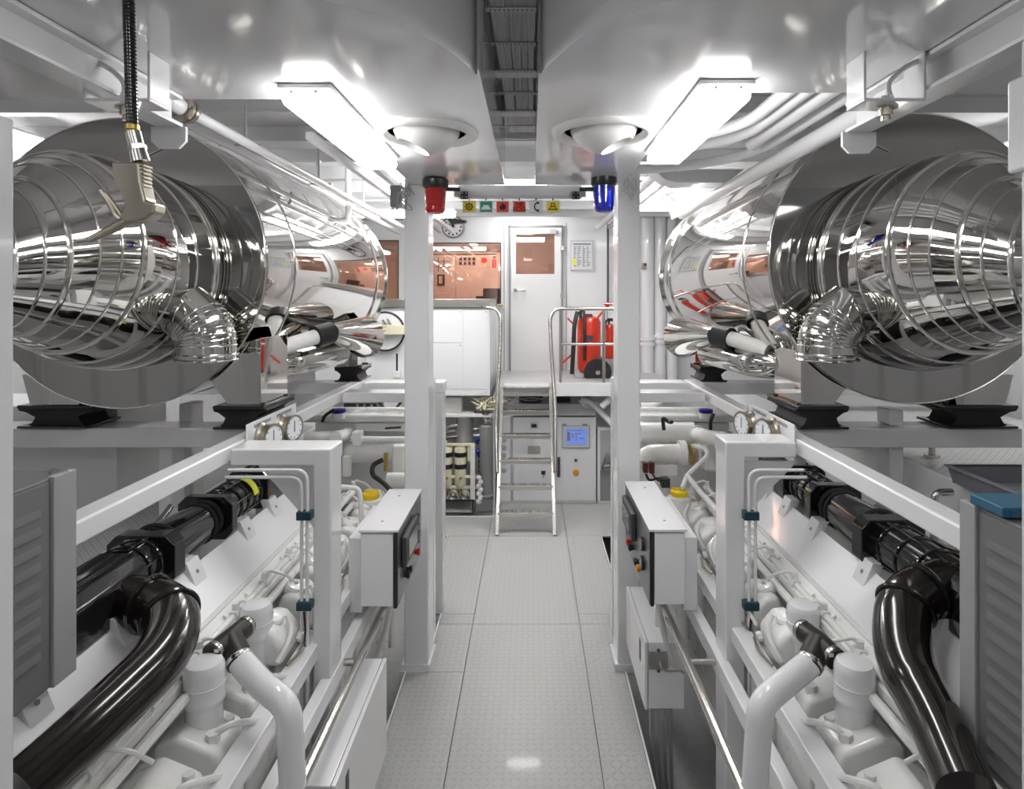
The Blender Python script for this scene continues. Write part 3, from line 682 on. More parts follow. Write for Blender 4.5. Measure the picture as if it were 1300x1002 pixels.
# ================================================================ small twin pipes with teal clamps on the frame posts
for s, sd, xa, xb, cl, yb in ((-1, 'left', 383, 390, 385, 2.59), (1, 'right', 959, 951, 955, 2.72)):
    t = thing('twin_conduit', 'two thin white pipes with teal clamps running down the %s frame post' % sd, 'pipe', P(cl, 800, yb))
    Y = yb
    for q, (x, ytop, xo) in enumerate(((xa, 606, 286 if s < 0 else 1024), (xb, 597, 290 if s < 0 else 1020))):
        m = MB(); m.tube([P(xo, ytop, Y), P(x, ytop, Y), P(x, 1120, Y)], .0075, n=12, fil=.05); m.build('pipe', 'white_gloss', t)
    for y in (656, 771):
        k = MB(); k.pbox(cl-9.5, cl+9.5, y-5, y+5.5, Y-.02, .045); c = k.build('clamp', 'teal', t, .003)
        k = MB()
        for x in (cl-6, cl, cl+6): k.cyl(P(x, y-6.5, Y), P(x, y-5, Y), .005, n=8)
        k.build('clamp_screw', 'brushed_steel', c)
    m = MB(); m.tube([P(cl+1*s*-1, 777, Y-.01), P(cl-s*3, 800, Y-.01), P(cl-s*1, 835, Y+.02), P(cl+s*33 if s < 0 else cl+8, 862, Y+.1)], .0045, n=8, fil=.06); m.build('signal_cable', 'hose_rubber', t)

# ================================================================ engines
def engine(s, sd):
    xc = -.005
    def W(a, y, z): return V((xc+s*a, y, z))
    t = thing('diesel_engine', 'long white diesel engine with black intake manifold in the %s bay' % sd, 'engine', (xc+s*1.3, 1.5, ZB))
    def Bx(nm, m_, a0, a1, y0, y1, z0, z1, bev=.01, par=None):
        return MB().box(W(a0, y0, z0), W(a1, y1, z1)).build(nm, m_, par or t, bev)
    Bx('crankcase', 'white_engine', .98, 1.75, 1.3, 4.3, .02, .86, .02)
    m = MB()
    for k in range(9): m.box(W(.965, 1.45+k*.33, .3), W(1.0, 1.70+k*.33, .75))
    m.build('side_cover', 'white_engine', t, .012)
    Bx('base_rail', 'white_gloss', .90, .98, 1.0, 4.3, .86, .93, .006)
    Bx('base_rail', 'white_gloss', .84, .89, 1.0, 4.0, .70, .78, .006)
    # sloping cover plate beside the manifold
    m = MB(); q = [(1.365, 1.315), (1.235, 1.175), (1.215, 1.175), (1.215, 1.145), (1.245, 1.14), (1.39, 1.29)]
    m.prism([(xc+s*a, z) for a, z in q], 'y', 1.35 if s < 0 else 1.72, 3.55); m.build('sloping_cover', 'white_gloss', t, .004)
    m = MB(); q = [(1.215, 1.165), (1.17, 1.125), (1.15, 1.125), (1.15, 1.09), (1.24, 1.09)]
    m.prism([(xc+s*a, z) for a, z in q], 'y', 1.35, 3.6); ch_ = m.build('channel_ledge', 'white_engine', t, .004)
    m = MB()
    for k in range(12): c = W(1.192, 1.5+k*.18, 1.15); m.cyl(c, c+V((s*-.006, 0, .008)), .008, n=6)
    m.build('bolt_head', 'white_engine', ch_)
    for y in (1.62, 2.0, 2.42, 2.87, 3.18, 3.45):
        m = MB(); m.prism([(xc+s*1.312, 1.255), (xc+s*1.352, 1.352), (xc+s*1.40, 1.352), (xc+s*1.375, 1.29)], 'y', y, y+.085); tb = m.build('lifting_tab', 'white_gloss', t, .003)
        m = MB(); m.cyl(W(1.331, y+.042, 1.304), W(1.329, y+.042, 1.305), .008, n=12); m.build('tab_hole', 'grey_paint', tb)
    Bx('valley_deck', 'white_engine', 1.30, 1.75, 1.4, 4.2, 1.08, 1.17, .01)
    # intake manifold
    A, ZM = 1.47, 1.40
    def seg(y0, y1, r0, r1, n=28, nm='manifold_pipe'):
        m = MB(); m.lathe([(r0, 0), (r1, y1-y0)], W(A, y0, ZM), (0, 1, 0), n); return m.build(nm, 'black_gloss', t)
    def flange(y, w, h, d=.022):
        m = MB(); c = .035
        q = [(-w, -h+c), (-w+c, -h), (w-c, -h), (w, -h+c), (w, h-c), (w-c, h), (-w+c, h), (-w, h-c)]
        m.prism([(xc+s*A+a, ZM+b) for a, b in q], 'y', y, y+d); return m.build('manifold_flange', 'black_gloss', t, .005)
    def ribbed(y0, y1, n, r=.093):
        p = seg(y0, y1, r, r); m = MB()
        for k in range(n): m.torus(W(A, y0+(k+.5)*(y1-y0)/n, ZM), (0, 1, 0), r+.001, .007, 28)
        for a in (.2, 1.0, 1.9, 2.8, 3.7, 5.2): m.bar(W(A+(r+.003)*math.cos(a), y0, ZM+(r+.003)*math.sin(a)), W(A+(r+.003)*math.cos(a), y1, ZM+(r+.003)*math.sin(a)), .008, .008, (0, 0, 1) if abs(math.cos(a)) > .7 else (1, 0, 0))
        m.build('manifold_rib', 'black_gloss', p)
    def casing(y0, y1, w=.10, h=.095):
        m = MB(); q = [(-w, -h), (w, -h), (w, h*.5), (w*.6, h), (-w*.6, h), (-w, h*.5)]
        m.prism([(xc+s*A+a, ZM+b) for a, b in q], 'y', y0, y1); cs = m.build('manifold_casing', 'black_gloss', t, .014, seg=3)
        m = MB()
        for k in range(3): m.box(W(A-.05+.04*k, y0+.03, ZM+h-.002), W(A-.04+.04*k, y1-.03, ZM+h+.008))
        m.build('casing_ridge', 'black_gloss', cs, .002)
    def hose(y0, y1):
        sg = seg(y0, y1, .104, .082)
        for yy, R_, r_ in ((y0+.03, .104, .009), (y1-.03, .084, .010), (y1-.08, .088, .007)): m = MB(); m.torus(W(A, yy, ZM), (0, 1, 0), R_, r_, 28); m.build('hose_band', 'black_satin', sg)
    if s < 0:
        casing(3.22, 3.62); ribbed(2.84, 3.20, 5, .088); flange(3.19, .11, .098); flange(2.78, .125, .097, .05); hose(2.39, 2.79); flange(2.32, .13, .098, .075); ribbed(2.2, 2.33, 2); casing(1.76, 2.2, .105, .09); seg(1.3, 1.78, .088, .088)
    else:
        casing(3.31, 3.70); flange(3.29, .115, .098); ribbed(3.02, 3.30, 4, .086); flange(2.95, .125, .098, .06); hose(2.56, 2.96); flange(2.48, .13, .1, .08); ribbed(2.03, 2.49, 4, .093); casing(1.72, 2.04, .105, .092)
    if s < 0:
        m = MB(); th = lambda a: W(A-.098*math.cos(a), 0, ZM+.098*math.sin(a)); rg_ = []
        for k in range(9):
            a = .15+k*.14; c = th(a); n_ = V((c.x-W(A, 0, 0).x, 0, c.z-ZM)).normalized()
            rg_.append([m.b.verts.new(V((c.x, y, c.z))+n_*o_) for y, o_ in ((3.06, 0), (3.105, 0), (3.105, .004), (3.06, .004))])
        m.skin(rg_); lb = m.build('yellow_label', 'label_yellow', t, ang=60)
        lb['label'] = 'yellow warning label'
    # big elbow in front
    if s < 0: pts = [P(160, 762, 2.1), P(222, 772, 2.04), P(212, 832, 1.85), P(120, 920, 1.6), P(20, 1010, 1.42)]
    else: pts = [P(1200, 742, 2.1), P(1146, 760, 2.05), P(1143, 838, 1.9), P(1188, 915, 1.7), P(1228, 1010, 1.5)]
    m = MB(); fp = fillet(pts, .15, 8); m.tube(fp, lambda f: .083-.022*max(0, f-.4), n=40); el = m.build('intake_elbow', 'brown_gloss', t)
    for k in (6,):
        m = MB(); m.torus(fp[k], fp[k+1]-fp[k-1], .084, .009, 40); m.build('elbow_collar', 'brown_gloss', el)
    m = MB(); m.torus(fp[1], fp[2]-fp[0], .086, .010, 40); m.build('elbow_collar', 'black_gloss', el)
    m = MB(); c = fp[2]+V((-s*.02, -.085, .01)); m.box(c+V((-.014, -.006, -.01)), c+V((.014, .01, .01))); m.build('clamp_lock', 'tube_steel', el)
    # fuel rail
    m = MB(); m.tube([W(1.175, 1.2, 1.135), W(1.175, 4.1, 1.135)], .013, n=12); fr = m.build('fuel_rail', 'white_engine', t)
    for k in range(10):
        m = MB(); y = 1.62+k*.27; m.cyl(W(1.175, y, 1.135), W(1.175, y+.05, 1.135), .023, n=6); m.cyl(W(1.175, y+.025, 1.135), W(1.175, y+.025, 1.18), .014, n=10); m.build('rail_fitting', 'white_engine', fr)
    for k in (0, 2, 3, 4, 5, 6, 7, 8, 9):
        m = MB(); y = 1.645+k*.27; m.tube([W(1.175, y, 1.16), W(1.16, y+.01, 1.185), W(1.10, y+.05, 1.15), W(1.07, y+.1, 1.08)], .007, n=8, fil=.03); m.build('injection_line', 'white_engine', fr)
    m = MB(); m.tube([W(1.20, 1.3, 1.118), W(1.20, 3.9, 1.118)], .008, n=8); m.tube([W(1.125, 1.3, 1.09), W(1.125, 3.9, 1.09)], .018, n=10); m.build('leak_line', 'white_engine', t)
    # cylinder heads
    rnd = random.Random(4)
    for k in range(7):
        y = 2.43+k*.27; m = MB()
        q = [(.985, .93), (1.115, .93), (1.12, 1.04), (1.09, 1.09), (1.03, 1.08), (.975, 1.02)]
        m.prism([(xc+s*a, z) for a, z in q], 'y', y, y+.20); hd = m.build('cylinder_head', 'white_engine', t, .028, seg=4)
        m = MB(); c = W(1.06, y+.09, 1.085); m.lathe([(.05, -.02), (.05, .004), (.042, .014), (.018, .017)], c, V((-s*.35, 0, 1)), 24); m.cyl(c+V((0, 0, .012)), c+V((0, 0, .028)), .010, n=6); m.build('rocker_cap', 'white_engine', hd)
        m = MB(); m.tube([W(.99, y-.02, .97), W(.965, y+.02, 1.02), W(.965, y+.07, 1.05), W(1.0, y+.1, 1.09)], .009, n=8, fil=.03); m.cyl(W(.975, y+.15, .98), W(.955, y+.15, .975), .02, n=6); m.build('head_pipe', 'white_engine', hd)
        m = MB(); m.tube([W(.96, y+.0, .945), W(.935, y+.08, .955), W(.96, y+.2, .945)], .006, n=8, fil=.03); m.build('thin_wire', 'tan_metal', hd)
    for k in range(4):
        y = 1.45+k*.25; m = MB(); q = [(.975, .86), (1.2, .86), (1.2, .97), (1.12, 1.0), (1.0, .95)]
        m.prism([(xc+s*a, z) for a, z in q], 'y', y, y+.19); lo = m.build('lower_cover', 'white_engine', t, .02, seg=3)
        m = MB(); m.cyl(W(1.03, y+.05, .95), W(1.03, y+.05, .985), .022, n=6); m.cyl(W(1.02, y+.14, .95), W(1.02, y+.14, .975), .016, n=12); m.tube([W(1.03, y+.05, .97), W(.99, y+.06, 1.0), W(.96, y+.12, .97), W(.95, y+.2, .92)], .011, n=8, fil=.03); m.build('cover_fitting', 'white_engine', lo)
    # filter canisters
    for y, r in ((2.07, .0645), (2.46, .062)):
        m = MB(); c = W(1.095, y, 1.18); m.lathe([(r*.5, 0), (r*.86, -.006), (r*.97, -.02), (r, -.04), (r, -.115), (r*1.04, -.12), (r*1.04, -.128), (r*.96, -.14), (r*.90, -.15), (r*.90, -.26)], c, (0, 0, 1), 36); cn = m.build('filter_canister', 'white_gloss', t)
        m = MB(); m.torus(c+V((0, 0, -.075)), (0, 0, 1), r+.0005, .0022, 36); m.build('canister_seam', 'white_engine', cn)
    # black tee hose with steel clamps
    if s < 0: a, b, c, d_ = P(313, 795, 2.30), P(268, 832, 2.12), P(292, 812, 2.2), P(306, 842, 2.14)
    else: a, b, c, d_ = P(1018, 800, 2.30), P(1062, 838, 2.12), P(1040, 816, 2.2), P(1026, 846, 2.14)
    m = MB(); m.tube([a, c, b], .038, n=24, fil=.02); m.tube([c, d_], .044, n=24); th = m.build('tee_hose', 'hose_rubber', t)
    for p, q, r in ((a, c, .0395), (b, c, .0395), (d_, c, .0455)):
        v = (q-p).normalized(); m = MB(); m.lathe([(r, -.008), (r+.001, -.006), (r+.001, .006), (r, .008)], p+v*.014, v, 24); cp = m.build('hose_clamp', 'tube_steel', th)
        m = MB(); z = p+v*.014+V((-s*.02, -.02, .02)); m.box(z-V((.008, .006, .006)), z+V((.008, .006, .006))); m.build('clamp_screw', 'tube_steel', cp)
    e = d_+(d_-c).normalized()*.02
    w_ = [e-(d_-c).normalized()*.03, P(335 if s < 0 else 990, 873, 2.06), P(366 if s < 0 else 965, 895, 2.02), P(372 if s < 0 else 958, 1000, 2.0)]
    m = MB(); m.tube(w_, .042, n=28, fil=.08, nf=8); m.build('water_pipe', 'white_gloss', t)
    # oil filler with yellow cap
    px, py = (471, 632) if s < 0 else (862, 629)
    c = P(px, py, 3.95); m = MB(); m.lathe([(.075, -.12), (.072, -.01), (.05, 0)], c, (0, 0, 1), 28); m.build('oil_filler', 'white_engine', t)
    m = MB(); m.lathe([(.052, 0), (.055, .006), (.052, .028), (.04, .035)], c, (0, 0, 1), 24)
    m.box(c+V((-.04, -.008, .034)), c+V((.04, .008, .048))); o = m.build('oil_cap', 'yellow', t); o['label'] = 'yellow oil cap'
    # loose black hoses
    m = MB()
    if s < 0:
        m.tube([P(486, 584, 4.1), P(473, 590, 4.1), P(472, 603, 4.05), P(488, 614, 4.0), P(497, 624, 3.95)], .016, n=12, fil=.05)
        m.build('breather_hose', 'hose_rubber', t)
        m = MB(); m.tube([P(424, 520, 4.4), P(412, 528, 4.4), P(409, 536, 4.4)], .012, n=10, fil=.03); m.build('breather_hose', 'hose_rubber', t)
    else:
        m.tube([P(843, 546, 4.3), P(841, 530, 4.3), P(849, 536, 4.28), P(853, 536, 4.25)], .013, n=12, fil=.02); m.build('breather_hose', 'hose_rubber', t)
        m = MB(); m.tube([P(906, 525, 4.4), P(902, 534, 4.4), P(902, 546, 4.4)], .013, n=10, fil=.03); m.build('breather_hose', 'hose_rubber', t)
        m = MB(); m.tube([P(939, 640, 3.0), P(930, 662, 2.9), P(932, 700, 2.8)], .012, n=10, fil=.03); 
        m.b.free()
    # rear machinery of the engine
    L = s < 0; Yr = 4.45
    f = (lambda x: x) if L else (lambda x: 1326-x)
    def pb(nm, mt, x0, x1, y0, y1, Y, d, bev=.006):
        a, b = sorted((f(x0), f(x1))); m = MB(); m.pbox(a, b, y0, y1, Y, d); return m.build(nm, mt, t, bev)
    def tb(nm, mt, pts, r, fil=0, n=20): m = MB(); m.tube([P(f(a), b, c) for a, b, c in pts], r, n=n, fil=fil); return m.build(nm, mt, t)
    pb('header_tank', 'white_engine', 380, 514, 527, 537, 4.5, .35, .02)
    pb('rear_casing', 'white_engine', 400, 514, 537, 548, 4.55, .3)
    pb('rear_plate', 'white_engine', 395, 520, 548, 640, 4.75, .1)
    c = P(f(430), 524, 4.5); m = MB(); m.lathe([(.05, -.04), (.05, 0)], c, (0, 0, 1), 20); m.build('tank_neck', 'white_engine', t)
    m = MB(); m.lathe([(.048, 0), (.052, .004), (.050, .025), (.03, .03)], c, (0, 0, 1), 20); o = m.build('tank_cap', 'cap_blue', t); o['label'] = 'blue tank cap'
    if L:
        tb('cooling_pipe', 'white_engine', [(446, 558, 4.4), (514, 558, 4.4)], .022)
        tb('cooling_pipe', 'white_engine', [(440, 575, 4.5), (514, 575, 4.5)], .072)
        pb('pipe_flange', 'white_engine', 447, 458, 549, 566, 4.36, .08)
        tb('cooling_pipe', 'white_engine', [(492, 610, 4.15), (520, 610, 4.15)], .052)
        tb('cooling_pipe', 'white_engine', [(388, 556, 4.3), (400, 556, 4.3), (436, 553, 4.6)], .042, .06)
        tb('cooling_pipe', 'white_engine', [(426, 556, 4.2), (446, 549, 4.6)], .042)
        pb('valve_body', 'white_engine', 497, 514, 566, 606, 4.3, .12, .02)
        tb('valve_stem', 'brass', [(490, 575, 4.2), (490, 598, 4.2)], .014)
        tb('dipstick', 'black_satin', [(489, 544, 4.3), (509, 542.5, 4.3)], .008)
        pb('side_plate', 'white_engine', 434, 444, 580, 606, 4.3, .05)
        tb('thin_pipe', 'white_engine', [(432, 618, 3.6), (455, 620, 3.6), (458, 632, 3.6), (458, 660, 3.6)], .014, .05, 10)
        tb('thin_pipe', 'white_engine', [(428, 646, 3.5), (448, 625, 3.7)], .018, 0, 10)
    else:
        m = MB(); m.tube([P(812, 549, 4.5), P(880, 549, 4.5)], .078, n=28); m.build('cooling_pipe', 'white_engine', t)
        m = MB(); m.tube([P(812, 590, 4.2), P(822, 576, 4.25), P(868, 575, 4.25)], .062, n=28, fil=.2, nf=8); m.build('cooling_pipe', 'white_engine', t)
        m = MB(); m.cyl(P(862, 575, 4.25), P(870, 575, 4.25), .085, n=28); m.cyl(P(884, 577, 4.25), P(888, 577, 4.25), .07, n=28); m.build('pipe_flange', 'white_engine', t)
        m = MB(); m.cyl(P(876, 577, 4.25), P(880, 577, 4.25), .07, n=28); m.build('brass_ring', 'brass', t)
        m = MB(); m.tube([P(884, 551, 4.4), P(905, 557, 4.1), P(918, 558, 3.9)], .05, n=24, fil=.1); m.torus(P(886, 551, 4.38), P(905, 557, 4.1)-P(884, 551, 4.4), .053, .006); m.build('cooling_pipe', 'white_engine', t)
        m = MB(); m.pbox(896, 918, 560, 600, 4.15, .3); m.build('rear_box', 'white_engine', t, .02)
        m = MB(); m.tube([P(866, 620, 3.9), P(872, 604, 4), P(899, 578, 4.05), P(896, 570, 4.1), P(880, 566, 4.15)], .014, n=10, fil=.04); m.tube([P(872, 604, 4), P(890, 626, 3.8), P(912, 650, 3.5)], .018, n=10); m.build('thin_pipe', 'white_engine', t)
        m = MB(); m.pbox(817, 823, 588, 601, 4.1, .05); m.pbox(825, 831, 588, 602, 4.1, .05); o = m.build('terminal_block', 'dark_red', t, .003); o['label'] = 'dark red terminal block'
        m = MB(); m.tube([P(820, 602, 4.08), P(824, 611, 4.08), P(838, 606, 4.08), P(845, 618, 4.05)], .008, n=8, fil=.03); m.tube([P(828, 602, 4.1), P(836, 612, 4.08), P(850, 610, 4.08)], .006, n=8, fil=.03); m.build('wire', 'ink', t)
        m = MB(); m.pbox(840, 851, 608, 620, 4.1, .06); m.build('relay', 'dark_grey', t, .004)
        m = MB(); m.pbox(832, 860, 591, 604, 4.2, .06); m.build('relay_plate', 'white_engine', t, .004)
    return t
engine(-1, 'left'); engine(1, 'right')
# ================================================================ control panels beside the walkway
def panel_box(s, xin, ya, yb, zt, zbm, wd, sd):
    t = thing('control_panel', 'white box with a dark instrument face turned to the walkway, on the %s' % sd, 'control panel', (xin, ya, zbm))
    xo = xin+s*wd
    m = MB(); m.box((xin+s*.022, ya+.012, zbm), (xo, yb, zt-.014)); m.build('body', 'white_gloss', t, .004)
    m = MB(); m.box((xin+s*.024, ya+.002, zbm+.006), (xo-s*.006, ya+.010, zt-.022)); m.build('end_cover', 'white_gloss', t, .002)
    m = MB(); m.box((xin-s*.004, ya-.004, zt-.012), (xo+s*.004, yb+.01, zt)); lid = m.build('lid', 'white_gloss', t, .002)
    m = MB()
    for yy in (ya+.12, yb-.12): m.cyl((xin+s*wd*.55, yy, zt), (xin+s*wd*.55, yy, zt+.003), .008, n=12)
    m.build('lid_screw', 'grey_light', lid)
    m = MB(); m.box((xin+s*.004, ya, zbm-.004), (xin+s*.022, yb, zt-.013)); m.build('gasket_frame', 'black_satin', t, .002)
    m = MB(); m.box((xin, ya+.006, zbm+.002), (xin+s*.004, yb-.006, zt-.018)); fp = m.build('face_plate', 'panel_steel', t, .001)
    xf = xin-s*.0
    def fb(nm, mt, y0, y1, z0, z1, d=.012, bev=.002, par=fp): m = MB(); m.box((xf-s*d, y0, z0), (xf, y1, z1)); return m.build(nm, mt, par, bev)
    h0 = (zt+zbm)/2
    if s < 0: D = (ya+.07, ya+.40); G = (ya+.52, h0+.06); K = [(ya+.16, 'black_satin'), (ya+.22, 'black_satin'), (ya+.45, 'red_paint')]
    else: D = (yb-.40, yb-.06); G = (ya+.17, h0+.05); K = [(yb-.30, 'black_satin'), (yb-.22, 'red_paint'), (ya+.30, 'black_satin'), (ya+.22, 'amber')]
    fb('display_bezel', 'dark_grey', D[0], D[1], h0-.03, h0+.13, .03, .01); fb('screen', 'screen_dark', D[0]+.05, D[1]-.05, h0+.0, h0+.10, .033, 0)
    for (yy, zz) in (G, (G[0], G[1]-.10)):
        m = MB(); m.lathe([(.036, 0), (.036, .014), (.03, .016)], (xf, yy, zz), (-s, 0, 0), 24); q = m.build('dial_gauge', 'black_satin', fp)
        m = MB(); m.cyl((xf-s*.016, yy, zz), (xf-s*.0175, yy, zz), .028, n=24); m.build('dial_face', 'grey_paint', q)
    for yy, c in K:
        m = MB(); m.lathe([(.014, 0), (.014, .012), (.02, .014), (.02, .026), (.012, .03)], (xf, yy, h0-.10), (-s, 0, 0), 16); m.build('knob', c, fp)
    m = MB(); m.box((xo, ya+.05, zbm-.05), (xo+s*.07, yb-.1, zt-.06)); m.build('mounting_bracket', 'white_gloss', t, .004)
    m = MB()
    for k in range(5): y = ya+.12+k*.1; m.tube([(xin+s*(.06+.015*k), y, zbm), (xin+s*(.08+.015*k), y+.02, zbm-.16), (xin+s*(.14+.01*k), y+.06, zbm-.34), (xin+s*.2, y+.1, zbm-.5)], .013, n=10, fil=.12)
    m.build('cable_loom', 'white_satin', t)
panel_box(-1, -.66, 3.046, 3.69, 1.248, .861, .19, 'left'); panel_box(1, .59, 3.05, 3.84, 1.25, .87, .18, 'right')

# ---------------------------------------------------------------- lower cabinets
def low_box(s, xin, ya, yb, zt, zb_, wd, sd, lab):
    t = thing('terminal_cabinet', lab, 'cabinet', (xin, ya, zb_))
    m = MB(); m.box((xin+s*.02, ya, zb_), (xin+s*wd, yb, zt)); m.build('body', 'white_gloss', t, .004)
    m = MB(); m.box((xin, ya-.002, zb_-.004), (xin+s*.017, yb+.002, zt+.002)); d_ = m.build('door', 'white_gloss', t, .003)
    m = MB(); m.box((xin-s*.002, ya+.12, zt-.17), (xin+s*.002, ya+.16, zt-.06)); m.build('door_slot', 'dark_grey', d_)
    m = MB()
    for k in range(4): m.tube([(xin+s*(.05+.035*k), ya+.08, zb_), (xin+s*(.05+.035*k), ya+.09, zb_-.2), (xin+s*(.1+.03*k), ya+.2, ZB+.01)], .011, n=8, fil=.1)
    m.build('cable', 'grey_light', t)
    return t
low_box(-1, -.70, 2.2, 2.98, .65, .2, .125, 'left', 'low white cabinet under the steel handrail on the left of the walkway')
t = low_box(1, .60, 3.24, 3.87, .58, .23, .21, 'right', 'low white cabinet with a square latch plate under the right control panel')
Yl = 3.238
m = MB(); m.pbox(824, 848, 828, 850, Yl-.006, .006); lp = m.build('latch_plate', 'brushed_steel', t, .001)
m = MB(); m.cyl(P(836, 826, Yl-.01), P(836, 826, Yl-.001), .009, n=12); m.cyl(P(836, 852, Yl-.01), P(836, 852, Yl-.001), .009, n=12); m.build('screw', 'dark_grey', t)
m = MB(); m.tube([P(838, 840, Yl-.01), P(839, 848, Yl-.03), P(846, 852, Yl-.035), P(864, 851, Yl-.035), P(868, 855, Yl-.035)], .0055, n=8, fil=.01); m.build('latch_lever', 'tan_metal', t)

# ---------------------------------------------------------------- handrails
for s, x, ye, sd, post in ((-1, -.78, 3.42, 'left', -.85), (1, .71, 3.4, 'right', .83)):
    z = EH-1.65; t = thing('handrail', 'polished tube handrail low beside the walkway under the %s control panel' % sd, 'handrail', (x, 2.8, ZB))
    m = MB(); m.tube([(x, .9, z), (x, ye-.05, z), (x+s*.0, ye, z-.04), (x, ye+.02, z-.3)], .0205, n=20, fil=.06); m.build('tube', 'tube_steel', t)
    for yy in (2.78, 1.3): m = MB(); m.tube([(x, yy, z), (post+s*.01, yy, z)], .0155, n=16); m.build('stub', 'tube_steel', t)
    m = MB(); m.tube([(x, 1.3, z), (x, 1.3, ZB)], .0205, n=16); m.build('stanchion', 'tube_steel', t)

# ---------------------------------------------------------------- louvred cabinets at the edges
def louvred(s, xp, ya, yb, ym, z0, z1, sd):
    t = thing('louvred_cabinet', 'grey cabinet with slanted louvres at the %s edge of the picture' % sd, 'cabinet', (xp+s*.2, ya, ZB))
    m = MB(); m.box((xp+s*.012, ya, z0), (xp+s*.55, yb, z1)); m.build('body', 'louvre_grey', t, .004)
    m = MB(); m.box((xp, ym, z0), (xp+s*.02, yb+.004, z1+.004)); m.build('corner_strip', 'strip_grey', t, .003)
    m = MB(); m.box((xp+s*.008, ya, z0+.01), (xp+s*.012, ym-.004, z1-.01)); m.build('side_panel', 'louvre_grey', t, .001)
    n = int((z1-z0-.1)/.047)
    for k in range(n):
        z = z1-.07-k*.047
        m = MB(); m.prism([(xp+s*.008, z), (xp+s*.004, z-.02), (xp+s*.004, z-.022), (xp+s*.008, z-.024)], 'y', ya+.04, ym-.035); m.build('louvre', 'louvre_grey', t)
    m = MB(); m.cyl((xp+s*.04, yb-.03, z1), (xp+s*.04, yb-.03, z1+.01), .009, n=6); m.build('bolt', 'brushed_steel', t)
louvred(-1, -1.285, 1.15, 1.735, 1.655, 1.347, 1.913, 'left'); louvred(1, 1.19, 1.15, 1.703, 1.647, 1.05, 1.837, 'right')
m = MB(); m.box((1.19, 1.55, 1.843), (1.62, 1.667, 1.870)); lid = m.build('plastic_board', 'lid_blue', None, .004); tag(lid, 'flat blue plastic lid lying on top of the right louvred cabinet', 'lid')
m = MB()
for k in range(9): m.box((1.21+k*.045, 1.546, 1.846), (1.225+k*.045, 1.552, 1.862))
m.build('edge_rib', 'lid_blue', lid)

# ================================================================ outer walkways along the hull
for s, z, x0, sd in ((1, 1.53, 1.95, 'right'), (-1, 1.24, 1.9, 'left')):
    m = MB(); m.box((s*x0, 1.0, z-.03), (s*3.5, 6.5, z)); o = tag(m.build('grating_walkway', 'grating'), 'raised grating walkway along the %s hull side' % sd, 'walkway')
    m = MB(); m.box((s*(x0-.015), 1.0, z-.12), (s*x0, 6.5, z+.03)); m.build('kerb', 'white_satin', o, .003)
m = MB(); q = P(1183, 556, 3.35); m.tube([q, V((q.x, q.y, 1.53))], .017, n=14); m.tube([(q.x, q.y, 1.53), (q.x, q.y, 1.545)], .04, n=14)
tag(m.build('railing_stanchion', 'tube_steel'), 'steel stanchion on the right hull walkway below the silencer disc', 'stanchion')
m = MB(); q = P(1052, 494, 4.2); m.tube([q, V((q.x, q.y, 1.3))], .017, n=14)
tag(m.build('railing_stanchion', 'tube_steel'), 'slim steel stanchion right of the mirror bracket of the right silencer', 'stanchion')
m = MB(); q = P(1186, 625, 2.75); m.tube([V((q.x, q.y, 1.3)), q, q+V((.08, 0, 0))], .016, n=12, fil=.04)
tag(m.build('pipe_bend', 'tube_steel'), 'small polished pipe bend on the right hull walkway kerb', 'pipe')
for s, pts, sd in ((-1, [(217, 643, 3.0), (202, 664, 2.9), (150, 697, 2.62), (98, 733, 2.37), (40, 775, 2.15)], 'left'), (1, [(1112, 644, 3.1), (1130, 654, 2.98), (1160, 686, 2.8), (1230, 704, 2.45), (1290, 725, 2.2)], 'right')):
    m = MB(); m.tube([P(*p) for p in pts], .016, n=14, fil=.1); tag(m.build('bent_handrail', 'tube_steel'), 'bent steel handrail behind the black manifold under the %s frame rail' % sd, 'handrail')
# open grey tray on the right walkway
t = thing('plastic_tray', 'open dark grey plastic tray lying on the right hull walkway beside the blue lid', 'tray', (2.2, 2.5, 1.57))
x0, x1, y0, y1, z0, z1 = 1.86, 2.6, 2.33, 2.74, 1.575, 1.655; m = MB()
m.box((x0+.03, y0+.02, z0), (x1, y1-.02, z0+.006)); m.bar((x0+.012, y0, (z0+z1)/2), (x0+.012, y1, (z0+z1)/2), .006, z1-z0, (-.35, 0, 1)); m.box((x0+.02, y0, z0), (x1, y0+.006, z1)); m.box((x0+.02, y1-.006, z0), (x1, y1, z1)); m.box((x1-.006, y0, z0), (x1, y1, z1))
m.build('tray_shell', 'grey_plastic', t)
m = MB()
for a, b in (((x0-.012, y0-.01), (x0+.012, y1+.01)), ((x0-.01, y0-.012), (x1, y0+.006)), ((x0-.01, y1-.006), (x1, y1+.012))): m.box((a[0], a[1], z1-.008), (b[0], b[1], z1))
m.build('tray_rim', 'grey_plastic', t, .002)
tb_ = MB(); tb_.box((1.98, 2.38, 1.531), (2.5, 2.70, 1.574)); tag(tb_.build('storage_box', 'white_satin', None, .004), 'white box under the grey plastic tray on the right walkway', 'box')
